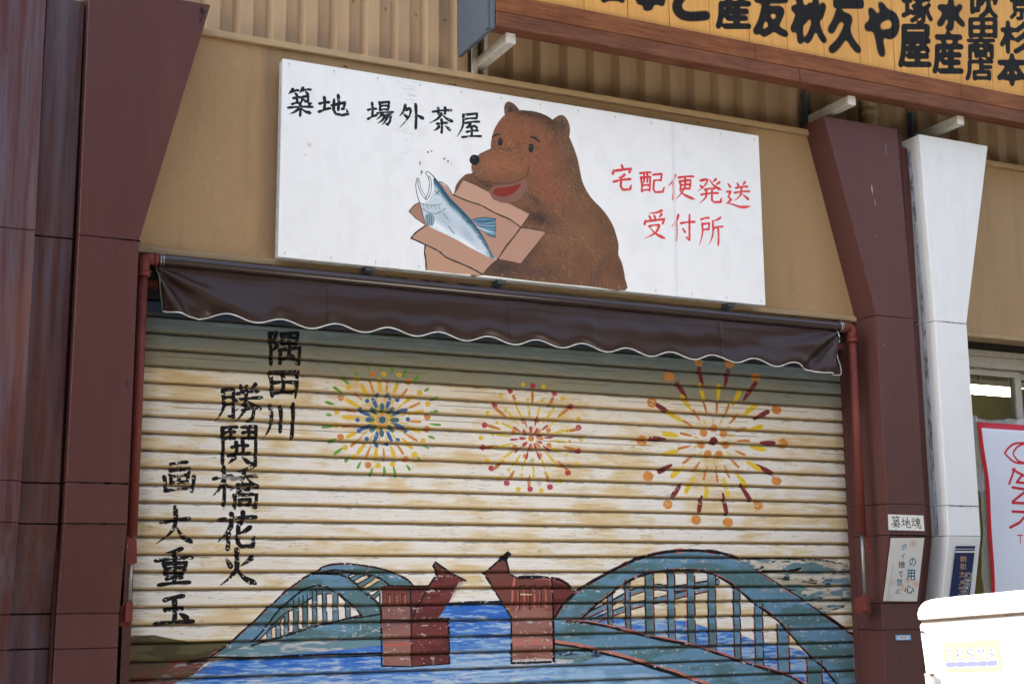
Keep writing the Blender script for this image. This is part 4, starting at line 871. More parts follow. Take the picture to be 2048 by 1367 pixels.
# wrapped canvas under the tube
def vz_bot(x):
    ph = (x-.301)/.2517; s_ = math.cos(2*math.pi*ph); b = 2.684+.0165*s_+.005*(1-abs(x-1.8)/1.8)
    if x < .175: b = 2.672+(.175-x)*.14+.0
    if x > 3.45: b = 2.660-(x-3.45)*.02
    return b-.018*(x/3.7)+.002*math.sin(x*7)
NX, NZ = 260, 22; mb = MB(); x0_, x1_ = .000, 3.640
def valance_pt(x, v):
    zt = AZ-.026-.012*(x/3.7); zb = vz_bot(x); z = zt+(zb-zt)*v
    y = AY-.004-.026*math.sin(math.pi*v*.55)
    dl_, dr_ = x-x0_, x1_-x
    for dd, sgn in ((dl_, 1), (dr_, -1)):
        if dd < 1.5:      # folds fanning out of the tied upper corners
            ang = math.atan2(max(zt-z, 0)+.0001, dd+.02); k = math.exp(-dd*1.6)
            y += k*.030*math.sin(ang*9.5+.6)*min(1, (v+.05)*2.2) + k*.011*math.sin(ang*21+1.3*sgn)*v
    y += 1.0*.0055*math.sin(3.1*x+5*v+.5)*math.sin(math.pi*v) + .004*math.sin(v*13+1.2*math.sin(x*1.7))*v + .0015*math.sin(x*17+v*4)
    seam = min(abs(x-q) for q in (.76, 1.66, 2.87)); y -= .003*math.exp(-(seam/.006)**2)
    if .15 < v < .22: y -= .0015
    y += (.006*math.cos(2*math.pi*(x-.301)/.2517))*v**3
    return (x, y, z)
for i in range(NX+1):
    for j in range(NZ+1): mb.v.append(valance_pt(x0_+(x1_-x0_)*i/NX+(.022*(j/NZ) if i == 0 else 0)*0+(.03*(j/NZ))*max(0, 1-i/12), j/NZ))
for i in range(NX):
    for j in range(NZ): mb.f.append((i*(NZ+1)+j, i*(NZ+1)+j+1, (i+1)*(NZ+1)+j+1, (i+1)*(NZ+1)+j))
va = mb.build('valance', M['vinyl'], aw, smooth=True)
sm_ = va.modifiers.new('thickness', 'SOLIDIFY'); sm_.thickness = .0012
edge_ = [valance_pt(x0_+.03, 1.0)]
edge_ = [(x0_+(x1_-x0_)*i/NX+.03*max(0, 1-i/12), 0, 0) for i in range(NX+1)]
edge_ = [valance_pt(e[0], 1.0) for e in edge_]; edge_ = [(a, b-.002, c-.002) for a, b, c in edge_]
MB().tube(edge_, .0031, 8).build('piping', M['piping'], va, smooth=True)
for xe in (0, 1):
    e_ = [valance_pt(x1_ if xe else x0_+.03*(j/8), j/8) for j in range(9)]; e_ = [(a+(.002 if xe else -.002), b-.002, c) for a, b, c in e_]
    MB().tube(e_, .003, 6).build('piping', M['piping'] if xe else plain('green_grey_piping', C8(96, 98, 84), .6), va, smooth=True)
for xq in (.76, 1.66, 2.87):
    MB().tube([Vector(valance_pt(xq, v))+Vector((0, -.0015, 0)) for v in np.linspace(.05, .98, 12)], .0013, 5).build('seam', M['vinyl_roll'], va)
# arms
def arm(xp, side):
    zt = AZ-(.012 if side > 0 else 0)
    xi = xp-side*.055
    MB().tube([(xi, AY, zt), (xp-side*.022, AY, zt), (xp-side*.008, AY, zt-.003), (xp-side*.001, AY, zt-.011), (xp, AY, zt-.024), (xp, AY, zt-.075)], .0265, 18).build('elbow', M['pipe_red'], aw, smooth=True)
    MB().tube([(xi-side*.004, AY, zt), (xi+side*.012, AY, zt)], .030, 18).build('elbow_collar', M['pipe_red'], aw, smooth=True)
    MB().tube([(xp, AY, zt-.062), (xp, AY, zt-.080)], .030, 18).build('elbow_collar', M['pipe_red'], aw, smooth=True)
    MB().tube([(xp, AY, zt-.072), (xp, AY, 1.79 if side > 0 else 1.74)], .0215, 16).build('arm_pipe', M['pipe_red'], aw, smooth=True)
    for q in (0, 1): MB().tube([(xi-side*(.012+.012*q), AY, zt), (xi-side*(.017+.012*q), AY, zt)], .0285, 18).build('tube_ring', M['silver'], aw, smooth=True)
    MB().tube([(xp-side*.02, AY-.0, zt-.055), (xp-side*.034, AY, zt-.055)], .006, 8).build('screw', M['pipe_red'], aw)
    zb = 1.79 if side > 0 else 1.74
    MB().tube([(xp, AY+.004, zb+.02), (xp, AY+.004, 1.44)], .0095, 10).build('arm_rod', M['silver'], aw, smooth=True)
    MB().box(xp-.014, xp+.014, AY-.012, AY+.02, 1.39, 1.475).build('lower_bracket', M['pipe_red'], aw, bevel=.003)
    MB().box(xp+(.0 if side > 0 else -.035), xp+(.055 if side > 0 else .016), AY+.022, AY+.09, 1.375, 1.46).build('pivot_plate', M['pipe_red'], aw, bevel=.003)
    MB().prism([(xp+.018, zb-.09), (xp+.045, zb-.09), (xp+.045, zb+.02), (xp-.02, zb+.02), (xp-.02, zb+.005), (xp+.018, zb-.005)] if side > 0 else [(xp-.02, zb-.10), (xp-.008, zb-.12), (xp+.022, zb-.11), (xp+.018, zb-.02), (xp+.0, zb+.0), (xp-.02, zb-.01)], AY-.012, AY-.006).build('latch', M['pipe_red'], aw)
    MB().tube([(xp-side*.05, AY+.03, zt-.055), (xp-side*.05, AY+.16, zt-.055)], .03, 12).build('bearing', M['black_rubber'], aw, smooth=True)
    MB().box(min(xp-side*.075, xp-side*.02), max(xp-side*.075, xp-side*.02), AY+.04, AY+.12, zt-.11, zt-.03).build('mounting_plate', M['pipe_red'], aw, bevel=.004)
arm(-.056, -1); arm(3.742, 1)

# =====================================================================================================
# BEAR SIGN BOARD
# =====================================================================================================
bs = tag(empty('shop_sign', (1.85, BY, 2.98)), 'white signboard painted with a brown bear holding a boxed salmon, mounted on the tan fascia', 'sign')
MB().box(BX0, BX1, BY, BY+.014, BZ0, BZ1).build('board', M['bear_art'], bs, uvbox=SG_BOX)
for q in ((BX0+.001, BX0+.024, BZ0+.001, BZ1-.001), (BX1-.024, BX1-.001, BZ0+.001, BZ1-.001), (BX0+.026, BX1-.026, BZ0+.001, BZ0+.024), (BX0+.026, BX1-.026, BZ1-.024, BZ1-.001)):
    MB().box(q[0], q[1], BY+.0145, BY+.060, q[2], q[3]).build('frame_batten', M['board_edge'], bs)
for x_ in (.95, 1.62, 2.95):
    MB().box(x_, x_+.045, BY+.02, -.165, BZ0-.016, BZ0-.001).box(x_, x_+.045, -.180, -.163, BZ0-.05, BZ0-.017).build('mounting_bracket', M['slate'], bs)
# stray cable under the sign
cb = MB(); pp = [(.62+.05*i, -.168-.002*(i % 2), 2.972-.010*(i > 5)+.006*math.sin(i*1.7)) for i in range(22)]
tag(cb.tube(smooth_pts(pp, 4), .0035, 6).build('cable', M['black_rubber']), 'thin black cable sagging along the fascia just below the bear sign', 'cable')

# =====================================================================================================
# WOODEN NAME SIGNBOARD
# =====================================================================================================
PY = -.435
cv = Canvas(1.50, 4.20, 6.2, 5.0, 420, (255, 255, 255)); K0 = (0, 0, 0)
cv.setmap(1440, 0, 3.368, PY)
wk = 1-.08*sstep(fbm(cv.h, cv.w, 3, 40, 801, 4), .5, .75)
for ch, bx, bo in (('産', (-25, -70, 205, 195), .06), ('友', (225, -70, 460, 245), .075), ('秋', (482, -60, 716, 292), .065), ('久', (728, 52, 950, 358), .08), ('一', (770, 0, 962, 52), .25), ('や', (978, 16, 1196, 384), .085), ('塚', (1225, -60, 1432, 168), .05), ('屋', (1203, 172, 1420, 455), .05), ('水', (1460, -14, 1652, 205), .09), ('産', (1434, 212, 1636, 498), .055),
                   ('吹', (1692, -50, 1872, 125), .07), ('田', (1680, 128, 1862, 255), .09), ('商', (1665, 252, 1850, 402), .06), ('店', (1655, 392, 1838, 540), .07), ('京', (1952, -20, 2110, 134), .06), ('杉', (1888, 148, 2085, 360), .07), ('本', (1866, 368, 2066, 575), .08)):
    type_char(cv, ch, bx, K0, bo*(1.45 if ch in '久水と一田石' else 1.22), 1, wk)
cv.setmap(1180, 0, 6.4, PY)
for ch, bx, bo in (('と', (1080, -330, 1525, 245), .09), ('事', (560, -360, 990, 125), .075), ('石', (60, -400, 450, 32), .07)): type_char(cv, ch, bx, K0, bo*(1.45 if ch in '久水と一田石' else 1.22), 1, wk)
WD_BOX = cv.box; im = cv.image('name_board_lettering')
t = NT('ochre_name_board'); tx = t.n('TexImage'); tx.image = im; tx.extension = 'EXTEND'
f = t.noise((1.6, 1, .10), 40, 6, .65); g = t.noise((1, 1, 1), 2.6, 4, .6); h = t.noise((6, 1, .25), 60, 4, .7, off=(3, 1, 1))
wcol = t.mix(t.ramp(f, [(.3, 0.0), (.7, 1.0)]), C8(200, 144, 76), C8(222, 168, 98)); wcol = t.mix(t.ramp(g, [(.35, 0.0), (.7, .7)]), wcol, C8(198, 142, 80)); wcol = t.mix(t.ramp(h, [(.60, 0.0), (.72, .35)]), wcol, C8(120, 84, 48))
ik = t.mix(t.ramp(f, [(.4, 0.0), (.8, .5)]), C8(24, 23, 22), C8(46, 42, 38)); t.color(t.mix(tx.outputs[0], ik, wcol)); t.rough(.6); t.bump(f, .2, .003); M['name_board'] = t.m
wb = tag(empty('wooden_signboard', (3.5, -.4, 4.17)), 'long wooden signboard of ochre name planks with bold black lettering, framed in red-brown timber', 'sign')
pxs = [(1022, 0), (1095, 0), (1168, 10), (1255.5, 28), (1339, 45), (1420, 62), (1499, 79), (1575, 95), (1649, 110), (1721, 126), (1790, 140), (1858, 155), (1923, 168), (1987, 182), (2047, 195)]
xs_ = [float(up(a, b, PY)[0]) for a, b in pxs]; stp = (xs_[-1]-xs_[2])/(len(xs_)-3); xs_ = [1.53]+xs_[0:]
xs_[1:3] = [xs_[3]-2*stp, xs_[3]-stp]; 
xs_ = [v for v in xs_ if v >= 1.53]; xs_ = [1.53]+[v for v in xs_ if v > 1.6]
while xs_[-1] < 6.0: xs_.append(xs_[-1]+stp)
for a, b in zip(xs_, xs_[1:]):
    j = random.uniform(-.0015, .0015)
    MB().box(a+.0022, b-.0022, PY+j, PY+.03, 4.30, 5.35).build('name_plank', M['name_board'], wb, uvbox=WD_BOX)
XR = xs_[-1]
FY = -.470
def zline(px_, py_, Y): return float(up(px_, py_, Y)[2])
joints = [1.512, 3.02, 4.44, XR]      # butt joints of the upper rail
for a, b in zip(joints, joints[1:]): MB().hexa([(a+.001, FY, 4.247), (b-.001, FY, 4.247), (b-.001, FY+.065, 4.247), (a+.001, FY+.065, 4.247), (a+.001, FY+.004, 4.343), (b-.001, FY+.004, 4.343), (b-.001, FY+.065, 4.343), (a+.001, FY+.065, 4.343)]).build('upper_rail', M['wood_frame'], wb, bevel=.003)
joints = [1.512, 3.30, 5.1, XR]
for a, b in zip(joints, joints[1:]): MB().box(a+.001, b-.001, FY-.004, FY+.085, 4.168, 4.2435).build('lower_rail', M['wood_dark'], wb, bevel=.004)
MB().box(1.512, 1.5285, FY+.002, FY+.06, 4.345, 5.4).build('end_stile', M['wood_frame'], wb)
MB().box(1.512, XR, PY+.032, PY+.06, 4.25, 5.40).build('backing', M['inner_dark'], wb)
MB().box(1.490, 1.510, FY+.006, -.06, 4.158, 5.42).build('side_plate', M['slate'], wb, bevel=.002)
MB().box(1.476, 1.489, FY+.02, FY+.05, 4.163, 5.42).build('plate_flange', M['slate'], wb)
MB().box(1.49, XR, FY-.03, -.05, 5.42, 5.46).build('top_cover', M['slate'], wb)
for xb_ in (1.585, 3.655, 4.435):
    MB().box(xb_, xb_+.052, FY+.045, -.035, 4.112, 4.165).build('bracket_arm', M['bracket_white'], wb, bevel=.003)
    MB().box(xb_+.001, xb_+.051, FY+.0425, FY+.0445, 4.113, 4.164).build('tube_cap', plain('chipped_white_cap', C8(220, 220, 216), .5), wb)
for xb_ in (1.572, 1.628, 3.64, 4.42):
    MB().box(xb_, xb_+.020, -.075, -.04, 4.036, 4.30).build('hanger_post', M['bracket_white'] if xb_ < 2 else M['slate'], wb)

# =====================================================================================================
# WINDOW BAY on the right
# =====================================================================================================
wi = tag(empty('shop_window', (5.6, .02, 1.2)), 'aluminium sliding window right of the white pillar with a lit room behind it', 'window')
M['alu'] = plain('pale_aluminium_frame', C8(176, 172, 162), .4, .2, var=.08)
M['white_frame'] = plain('white_window_rail', C8(206, 206, 200), .4, var=.08)
MB().box(4.49, 6.88, -.05, .10, 2.902, 2.938).build('lintel', M['inner_dark'], wi)
MB().box(4.49, 6.88, -.03, .10, 2.865, 2.900).build('frame', M['alu'], wi, bevel=.003)
MB().box(4.49, 6.88, -.02, .10, 2.795, 2.862).build('frame', M['alu'], wi, bevel=.003)
def sash(a, b, z0, z1, y):
    f_ = MB().box(a, b, y, y+.03, z1-.036, z1).box(a, b, y, y+.03, z0, z0+.05).box(a, a+.05, y, y+.03, z0+.051, z1-.037).box(b-.05, b, y, y+.03, z0+.051, z1-.037).build('sash', M['alu'], wi)
    MB().box(a+.051, b-.051, y+.012, y+.017, z0+.051, z1-.037).build('pane', M['glass'], f_)
gt = NT('window_glass'); gt.b.inputs['Transmission Weight'].default_value = 1; gt.rough(.0); gt.b.inputs['IOR'].default_value = 1.45; gt.color((.9, .93, .9, 1)); M['glass'] = gt.m
sash(4.50, 5.225, 2.15, 2.79, .005); sash(5.20, 6.0, 2.15, 2.79, .045); sash(5.97, 6.87, 2.15, 2.79, .005)
MB().box(4.49, 6.88, -.03, .10, 2.06, 2.145).build('transom', M['white_frame'], wi, bevel=.003)
sash(4.50, 5.225, 1.0, 2.055, .005); sash(5.20, 6.0, 1.0, 2.055, .045); sash(5.97, 6.87, 1.0, 2.055, .005)
MB().box(4.49, 6.88, -.05, .10, 0, .995).build('spandrel', M['alu'], wi)
MB().box(6.882, 6.898, -.03, .1, 0, 2.94).build('jamb', M['alu'], wi)
room = tag(empty('room', (6, 1.5, 0)), 'olive walled room seen through the window beside the white pillar', 'room')
M['olive'] = plain('olive_room_wall', C8(150, 144, 84), .8, var=.25, sc=3)
M['shelf_dark'] = plain('room_ceiling', C8(84, 82, 78), .8)
MB().box(4.3, 9.4, 2.4, 2.5, 0, 3.48).build('wall', M['olive'], room); MB().box(4.3, 9.4, .11, 2.39, 3.4, 3.45).build('ceiling', M['shelf_dark'], room)
MB().box(4.2, 4.29, .15, 2.39, 0, 3.4).build('wall', M['olive'], room); MB().box(9.41, 9.5, .12, 2.39, 0, 3.4).build('wall', M['olive'], room); MB().box(4.3, 9.4, .11, 2.39, -.05, .01).build('floor', M['shelf_dark'], room)

lm = tag(empty('tube_lamp', (5.8, 1.2, 2.86)), 'lit white fluorescent tube lamp inside the window', 'lamp')
em = NT('lit_tube'); em.b.inputs['Emission Color'].default_value = (1, .97, .85, 1); em.b.inputs['Emission Strength'].default_value = 16
pa = up(1938, 777, 1.0); pb = up(2034, 791, 1.0); zc = (pa[2]+pb[2])/2
MB().tube([(pa[0]-.4, 1.0, zc), (pb[0], 1.0, zc)], .022, 12).build('tube', em.m, lm)
MB().box(pa[0]-.42, pb[0]+.02, .93, 1.07, zc+.03, zc+.07).build('fitting', M['white_frame'], lm)
for q in (.2, .8): MB().box(pa[0]+(pb[0]-pa[0])*q, pa[0]+(pb[0]-pa[0])*q+.012, .99, 1.01, zc+.071, 3.398).build('hanger', M['white_frame'], lm)

# banner in front of the window
cv = Canvas(4.60, .9, 5.56, 2.46, 700, (214, 220, 230)); RP = (196, 44, 56)
cv.setmap(1900, 640, 2.439, -.2)
edgeL = [(136, 494), (150, 640), (172, 800), (182, 920), (192, 1080), (206, 1330), (214, 1500), (222, 1900)]
cv.line(edgeL, 30, RP, 1, None, 6); cv.local(1); cv.line([(4.60, 2.435), (5.56, 2.435)], .062, RP); cv.line([(5.55, .9), (5.55, 2.46)], .06, RP); cv.setmap(1900, 640, 2.439, -.2)
for pl_, w in (([(264, 648), (290, 618), (320, 601), (360, 598), (400, 604), (440, 622), (470, 650), (440, 680), (400, 694), (360, 697), (318, 693), (290, 674), (264, 648)], 10), ([(331, 616), (308, 650), (330, 684)], 9), ([(331, 616), (362, 604), (395, 620), (405, 650), (393, 680), (362, 694), (330, 684)], 9)): cv.line(pl_, w, RP, 1, None, 5)
for pl_ in ([(284, 797), (312, 724)], [(302, 728), (352, 754), (420, 798)], [(352, 752), (322, 790), (420, 798)], [(300, 815), (380, 826)], [(378, 826), (302, 884)], [(302, 890), (384, 892)], [(302, 932), (396, 936)], [(384, 936), (340, 985), (290, 1010)]): cv.line(pl_, 12, RP)
for pl_ in ([(327, 1048), (352, 1048)], [(340, 1048), (340, 1088)]): cv.line(pl_, 5, RP)
bn_img = cv.image('banner_print'); BN_BOX = cv.box
ba = tag(empty('banner', (5.05, -.2, .9)), 'white banner with red border and red eye emblem in front of the window', 'banner')
mb = MB(); nx, nz = 24, 24
lx = [float(up(1900+a/2.439, 640+b/2.439, -.2)[0]) for a, b in edgeL]; lz = [float(up(1900+a/2.439, 640+b/2.439, -.2)[2]) for a, b in edgeL]
for j in range(nz+1):
    z = 2.437-(2.437-1.0)*j/nz; xl = float(np.interp(-z, [-v for v in lz], lx))-.006
    for i in range(nx+1):
        x = xl+(5.545-xl)*i/nx; mb.v.append((x, -.2+.006*math.sin(x*9+z*3)+.004*math.sin(z*11), z))
for j in range(nz):
    for i in range(nx): mb.f.append((j*(nx+1)+i, (j+1)*(nx+1)+i, (j+1)*(nx+1)+i+1, j*(nx+1)+i+1))
sheet = mb.build('sheet', image_mat('banner_cloth', bn_img, .35), ba, smooth=True, uvbox=BN_BOX); q = sheet.modifiers.new('t', 'SOLIDIFY'); q.thickness = .003; q.offset = 1
ft = NT('clear_film'); ft.b.inputs['Transmission Weight'].default_value = .0; ft.b.inputs['Alpha'].default_value = .28; ft.color((.85, .88, .9, 1)); ft.rough(.12); fn = ft.noise((1, 1, .5), 26, 4, .7); ft.bump(fn, .9, .03)
mb = MB(); pts = []
for j in range(26):
    z = 2.475-(2.475-1.0)*j/25; xl = float(np.interp(-z, [-v for v in lz], lx)); w_ = .012+.012*random.random()+.035*(.5+.5*math.sin(z*9))
    mb.v += [(xl-w_, -.185+.012*random.random(), z), (xl+.01, -.19, z)]
for j in range(25): mb.f.append((2*j, 2*j+2, 2*j+3, 2*j+1))
k0 = len(mb.v)
for i in range(30):
    x = 4.66+.88*i/29; mb.v += [(x, -.19, 2.43), (x+.006*random.random(), -.185+.01*random.random(), 2.448+.035*random.random())]
for i in range(29): mb.f.append((k0+2*i, k0+2*i+2, k0+2*i+3, k0+2*i+1))
mb.build('film', ft.m, ba)
MB().tube([(4.78, -.17, .0), (4.78, -.17, 2.40)], .012, 8).tube([(5.42, -.17, .0), (5.42, -.17, 2.40)], .012, 8).build('stand', M['bracket_white'], ba)
MB().box(4.70, 5.50, -.30, -.05, .0, .03).build('base', M['black_rubber'], ba)

# =====================================================================================================
# SMALL SIGNS
# =====================================================================================================
def quad_sign(name, P, thick, img, label, cat, rough=.5, wav=0, n=1):
    """P: four corners TL TR BR BL; a thin sheet carrying a print"""
    P = [Vector(p) for p in P]; nrm = (P[1]-P[0]).cross(P[3]-P[0]).normalized()
    if nrm.y > 0: nrm = -nrm
    mb = MB(); uv = []
    nx = ny = n
    for j in range(ny+1):
        for i in range(nx+1):
            u, v = i/nx, j/ny; p = P[0]*(1-u)*(1-v)+P[1]*u*(1-v)+P[2]*u*v+P[3]*(1-u)*v
            if wav: p = p+nrm*wav*(1+math.sin(u*5+v*3)+.6*math.sin(v*13+u*4))
            mb.v.append(tuple(p+nrm*thick)); uv.append((u, 1-v))
    for j in range(ny):
        for i in range(nx): mb.f.append((j*(nx+1)+i, (j+1)*(nx+1)+i, (j+1)*(nx+1)+i+1, j*(nx+1)+i+1))
    o = mb.build(name, image_mat(name+'_print', img, rough), None); l = o.data.uv_layers.new(name='UVMap')
    for lp in o.data.loops: l.data[lp.index].uv = uv[lp.vertex_index]
    sm = o.modifiers.new('thickness', 'SOLIDIFY'); sm.thickness = thick*.8; sm.offset = 1 if (o.data.polygons[0].normal.y > 0) else -1
    if o.data.polygons[0].normal.dot(nrm) < 0: o.data.flip_normals()
    sm.offset = -1
    return tag(o, label, cat)
def on_slant(px_, py_, yf, dy=.085):
    y = yf
    for _ in range(20):
        p = up(px_, py_, y); k = min(max((1.784-p[2])/(1.784-1.428), 0), 1); y = yf+dy*k
    return tuple(p)
def crop(ox, oy, sc, *pts): return [(ox+a/sc, oy+b/sc) for a, b in pts]
# plate
P = [up(a, b, -.337) for a, b in crop(1760, 1020, 6.836, (107, 53), (588, 70), (603, 280), (117, 267))]
cv = Canvas(0, 0, .24, .078, 2200, (224, 224, 216)); cv.local(1); ik_ = (58, 50, 38)
for i, ch in enumerate('築地魂'): glyph(cv, ch, (.016+i*.0695, .070-.002*i, .079+i*.0695, .008), .0052, ik_, None, 1, .6)
quad_sign('name_plate', P, .003, cv.image('plate_print'), 'small white plate with three black brushed characters above the paper notice', 'plate')
# notice
Pn = [on_slant(a, b, -.337) for a, b in crop(1760, 1020, 6.836, (145, 375), (603, 375), (500, 1240), (42, 1235))]
cv = Canvas(0, 0, .240, .345, 2000, (218, 216, 210)); cv.unit = cv.p/1900
cv.fxf = lambda q: ((q[0]-(145-103*(q[1]-375)/862))/458*.240, .345-(q[1]-375)/862*.345)
for c_ in ((450, 450, (196, 172, 150)), (300, 1060, (214, 176, 140)), (380, 960, (206, 180, 160)), (180, 980, (206, 190, 170)), (480, 1000, (210, 170, 140)), (120, 1190, (200, 190, 176))): cv.soft(c_[:2], 50, 36, c_[2], .75)
cv.soft((400, 770), 60, 30, (180, 208, 228), .6); cv.soft((300, 880), 90, 14, (188, 206, 220), .6)
TB_ = (44, 104, 130); DKT = (40, 58, 72)
for ch, bx, col_, bo in (('ポ', (283, 455, 358, 538), (60, 140, 176), .02), ('イ', (285, 578, 332, 665), (48, 118, 150), .03), ('捨', (245, 690, 338, 782), (38, 48, 58), .02), ('て', (248, 830, 306, 905), (40, 56, 66), .04), ('禁', (224, 930, 304, 1032), (50, 120, 160), .02), ('止', (204, 1062, 270, 1130), (48, 110, 146), .03),
                         ('の', (396, 648, 485, 756), (46, 116, 146), .04), ('用', (360, 808, 472, 952), (44, 106, 130), .04), ('心', (330, 1018, 458, 1126), (44, 96, 116), .05)):
    type_char(cv, ch, bx, col_, bo)
for i, ch in enumerate('築地場外市場商店街振興組合'):
    y_ = 745+i*32; type_char(cv, ch, (163-i*5.2, y_, 178-i*5.2, y_+22), (120, 124, 126), 0, .75)
cv.line([(70, 1145), (520, 1150)], 3, (150, 150, 150), .4)
quad_sign('notice', Pn, .002, cv.image('notice_print'), 'stained white paper notice with blue vertical lettering pasted on the brown pillar', 'notice', .5, .0007, 14)
# blue sign on the white pillar
Pb = [on_slant(a, b, -.343) for a, b in crop(1640, 940, 3.2, (868, 483), (992, 483), (952, 842), (824, 845))]
cv = Canvas(0, 0, .14, .32, 2000, (38, 52, 88)); cv.fxf = lambda q: ((q[0]-(868-44*(q[1]-483)/362))/124*.14, .32-(q[1]-483)/362*.32)
cv.unit = cv.p/885
for a, b in ((500, 504), (514, 525)): cv.poly([(862-6*(b-500)/60, a), (990, a), (990, b), (860, b)], (222, 224, 226))
for i, (ch, y_) in enumerate(zip('防犯カメラ作動中', (548, 596, 648, 698, 745, 790, 830, 870))):
    type_char(cv, ch, (898-i*4.2, y_, 936-i*4.2, y_+(36 if i not in (2, 3, 4) else 34)), (206, 156, 112), .02)
cv.poly([(934, 650), (972, 655), (940, 800), (903, 788)], (150, 152, 158)); cv.poly([(938, 655), (967, 659), (937, 795), (908, 784)], (52, 56, 68)); cv.dot((950, 673), 14, (170, 166, 172)); cv.dot((950, 673), 10, (52, 50, 62))
for i, ch in enumerate('築地場外'): type_char(cv, ch, (930-i*6, 693+i*24, 956-i*6, 714+i*24), (180, 180, 184), .02)
quad_sign('security_notice', Pb, .002, cv.image('security_print'), 'narrow navy blue notice with orange vertical lettering on the white pillar', 'notice')
# little blue tag
Pt = [up(a, b, -.254) for a, b in crop(1640, 940, 3.2, (482, 1052), (580, 1050), (580, 1084), (484, 1086))]
cv = Canvas(0, 0, .105, .03, 3000, (120, 172, 208)); cv.local(1); cv.poly([(.014, .006), (.09, .006), (.09, .023), (.014, .023)], (214, 222, 226))
for i in range(6): cv.poly([(.026+i*.009, .009), (.0325+i*.009, .009), (.0325+i*.009, .020), (.026+i*.009, .020)], (190, 110, 80))
cv.dot((.007, .015), .003, (210, 214, 216)); cv.dot((.098, .015), .003, (210, 214, 216))
quad_sign('small_tag', Pt, .002, cv.image('tag_print'), 'tiny light blue tag fixed low on the brown pillar', 'tag')

# =====================================================================================================
# WHITE TRUCK BOX, in the sun
# =====================================================================================================
Dt = 4.0
dv = VM.T @ np.array([(1838-1024)/FPX, (683.5-1236)/FPX, 1]); dv = dv/math.hypot(dv[0], dv[1]); c0 = Vector(CAM+dv*Dt)
ta = R(135.5); tv = Vector((math.sin(ta), math.cos(ta), 0)); nv_ = Vector((tv.y, -tv.x, 0))
if nv_.dot(Vector(dv)) > 0: nv_ = -nv_
roll = R(4.4); uz = Vector((0, 0, 1)); tr_ = tv*math.cos(roll)+uz*math.sin(roll); uv_ = uz*math.cos(roll)-tv*math.sin(roll)
sk = lambda s_, h_, d_: tuple(c0+tr_*s_+uv_*h_+nv_*d_)      # along, up, outwards
tk = tag(empty('delivery_truck', tuple(c0-Vector((0, 0, c0.z)))), 'sunlit white box of a small truck with a pale yellow lettered patch', 'truck')
M['truck_white'] = plain('white_gloss_paint', C8(238, 241, 248), .3, var=.02, sc=10)
M['rust_line'] = plain('dirty_lid_gap', C8(150, 130, 118), .8, var=.3, sc=80)
def kbox(s0, s1, h0, h1, d0, d1, name, mat, par=tk, bevel=0):
    return MB().hexa([sk(s0, h0, d1), sk(s1, h0, d1), sk(s1, h0, d0), sk(s0, h0, d0), sk(s0, h1, d1), sk(s1, h1, d1), sk(s1, h1, d0), sk(s0, h1, d0)]).build(name, mat, par, bevel=bevel)
kbox(.0, 1.75, -.85, -.012, -1.3, 0, 'cargo_box', M['truck_white'], bevel=.008)
kbox(.006, 1.744, -.0115, -.0045, -1.29, -.004, 'lid_gap', M['rust_line'])
lp_ = [(-.001, -.004), (-.001, .010), (.002, .022), (.009, .033), (.02, .042), (.036, .047), (.06, .049), (.4, .054), (.9, .058), (1.3, .058), (1.72, .05), (1.752, .03), (1.754, -.004)]
mb = MB(); k = len(lp_)
for d_ in (.006, -1.31):
    for s_, h_ in lp_: mb.v.append(sk(s_, h_, d_))
mb.f.append(tuple(range(k))); mb.f.append(tuple(reversed(range(k, 2*k))))
for i in range(k):
    j = (i+1) % k; mb.f.append((j, i, k+i, k+j))
mb.build('lid', M['truck_white'], tk, bevel=.003)
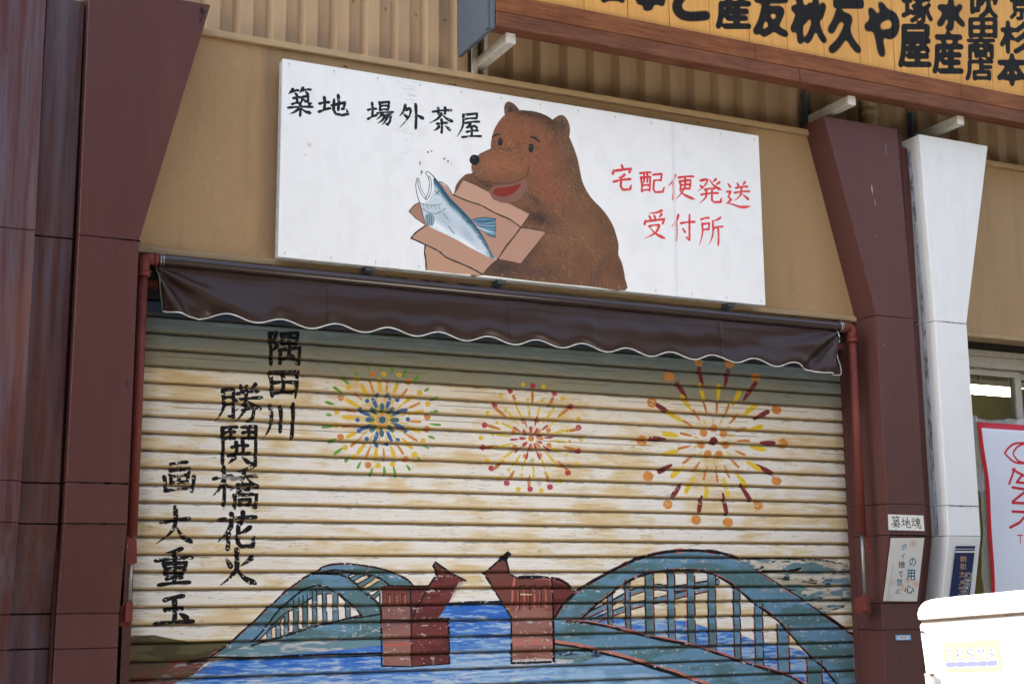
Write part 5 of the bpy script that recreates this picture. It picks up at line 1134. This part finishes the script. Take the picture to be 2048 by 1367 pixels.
kbox(.030, .032, -.80, -.04, 0, .0012, 'panel_seam', M['bracket_white']); kbox(.032, 1.7, -.042, -.040, 0, .0012, 'panel_seam', M['bracket_white'])
MB().tube([sk(.004, -.036, .0), sk(.004, -.036, .006)], .0045, 8).build('bolt', M['black_rubber'], tk)
MB().tube([sk(.008, -.155, .012), sk(.008, -.6, .012)], .012, 12).build('hinge_rod', M['truck_white'], tk); MB().tube([sk(.008, -.152, .012), sk(.008, -.146, .012)], .013, 12).build('hinge_cap', M['rust_line'], tk)
cv = Canvas(0, 0, .178, .092, 2600, (250, 236, 132)); cv.local(1)
for i, ch in enumerate('TESMA'): type_char(cv, ch, (.012+i*.033, .068, .033+i*.033, .034), (84, 96, 168), .035)
for i in range(5): cv.line([(.014+i*.033, .020), (.031+i*.033, .021)], .003, (100, 110, 175))
def ks(px_, py_):      # pixel -> along/up on the truck face
    d = VM.T @ np.array([(px_-1024)/FPX, (683.5-py_)/FPX, 1]); tt = (c0-Vector(CAM)).dot(nv_)/Vector(d).dot(nv_); p = Vector(CAM)+Vector(d)*tt-c0
    return p.dot(tr_), p.dot(uv_)
q4 = [ks(1882, 1284), ks(1996, 1276), ks(2001, 1338), ks(1890, 1341)]
mb = MB(); mb.face(*[sk(a, b, .0025) for a, b in q4]); pt = mb.build('lettered_patch', image_mat('patch_print', cv.image('patch'), .4), tk)
l = pt.data.uv_layers.new(name='UVMap')
for lp, u_ in zip(pt.data.loops, ((0, 1), (1, 1), (1, 0), (0, 0))): l.data[lp.index].uv = ((0, 1), (1, 1), (1, 0), (0, 0))[lp.vertex_index]
MB().hexa([sk(.1, -1.0, -.15), sk(1.65, -1.0, -.15), sk(1.65, -1.0, -1.15), sk(.1, -1.0, -1.15), sk(.1, -.852, -.15), sk(1.65, -.852, -.15), sk(1.65, -.852, -1.15), sk(.1, -.852, -1.15)]).build('chassis', M['black_rubber'], tk)
for s_ in (.35, 1.4):
    for d_ in (-.12, -1.0):
        p_ = Vector(sk(s_, 0, d_)); a = Vector((p_.x, p_.y, .14)); MB().tube([a, a-nv_*.17], .26, 24).build('wheel', M['black_rubber'], tk)
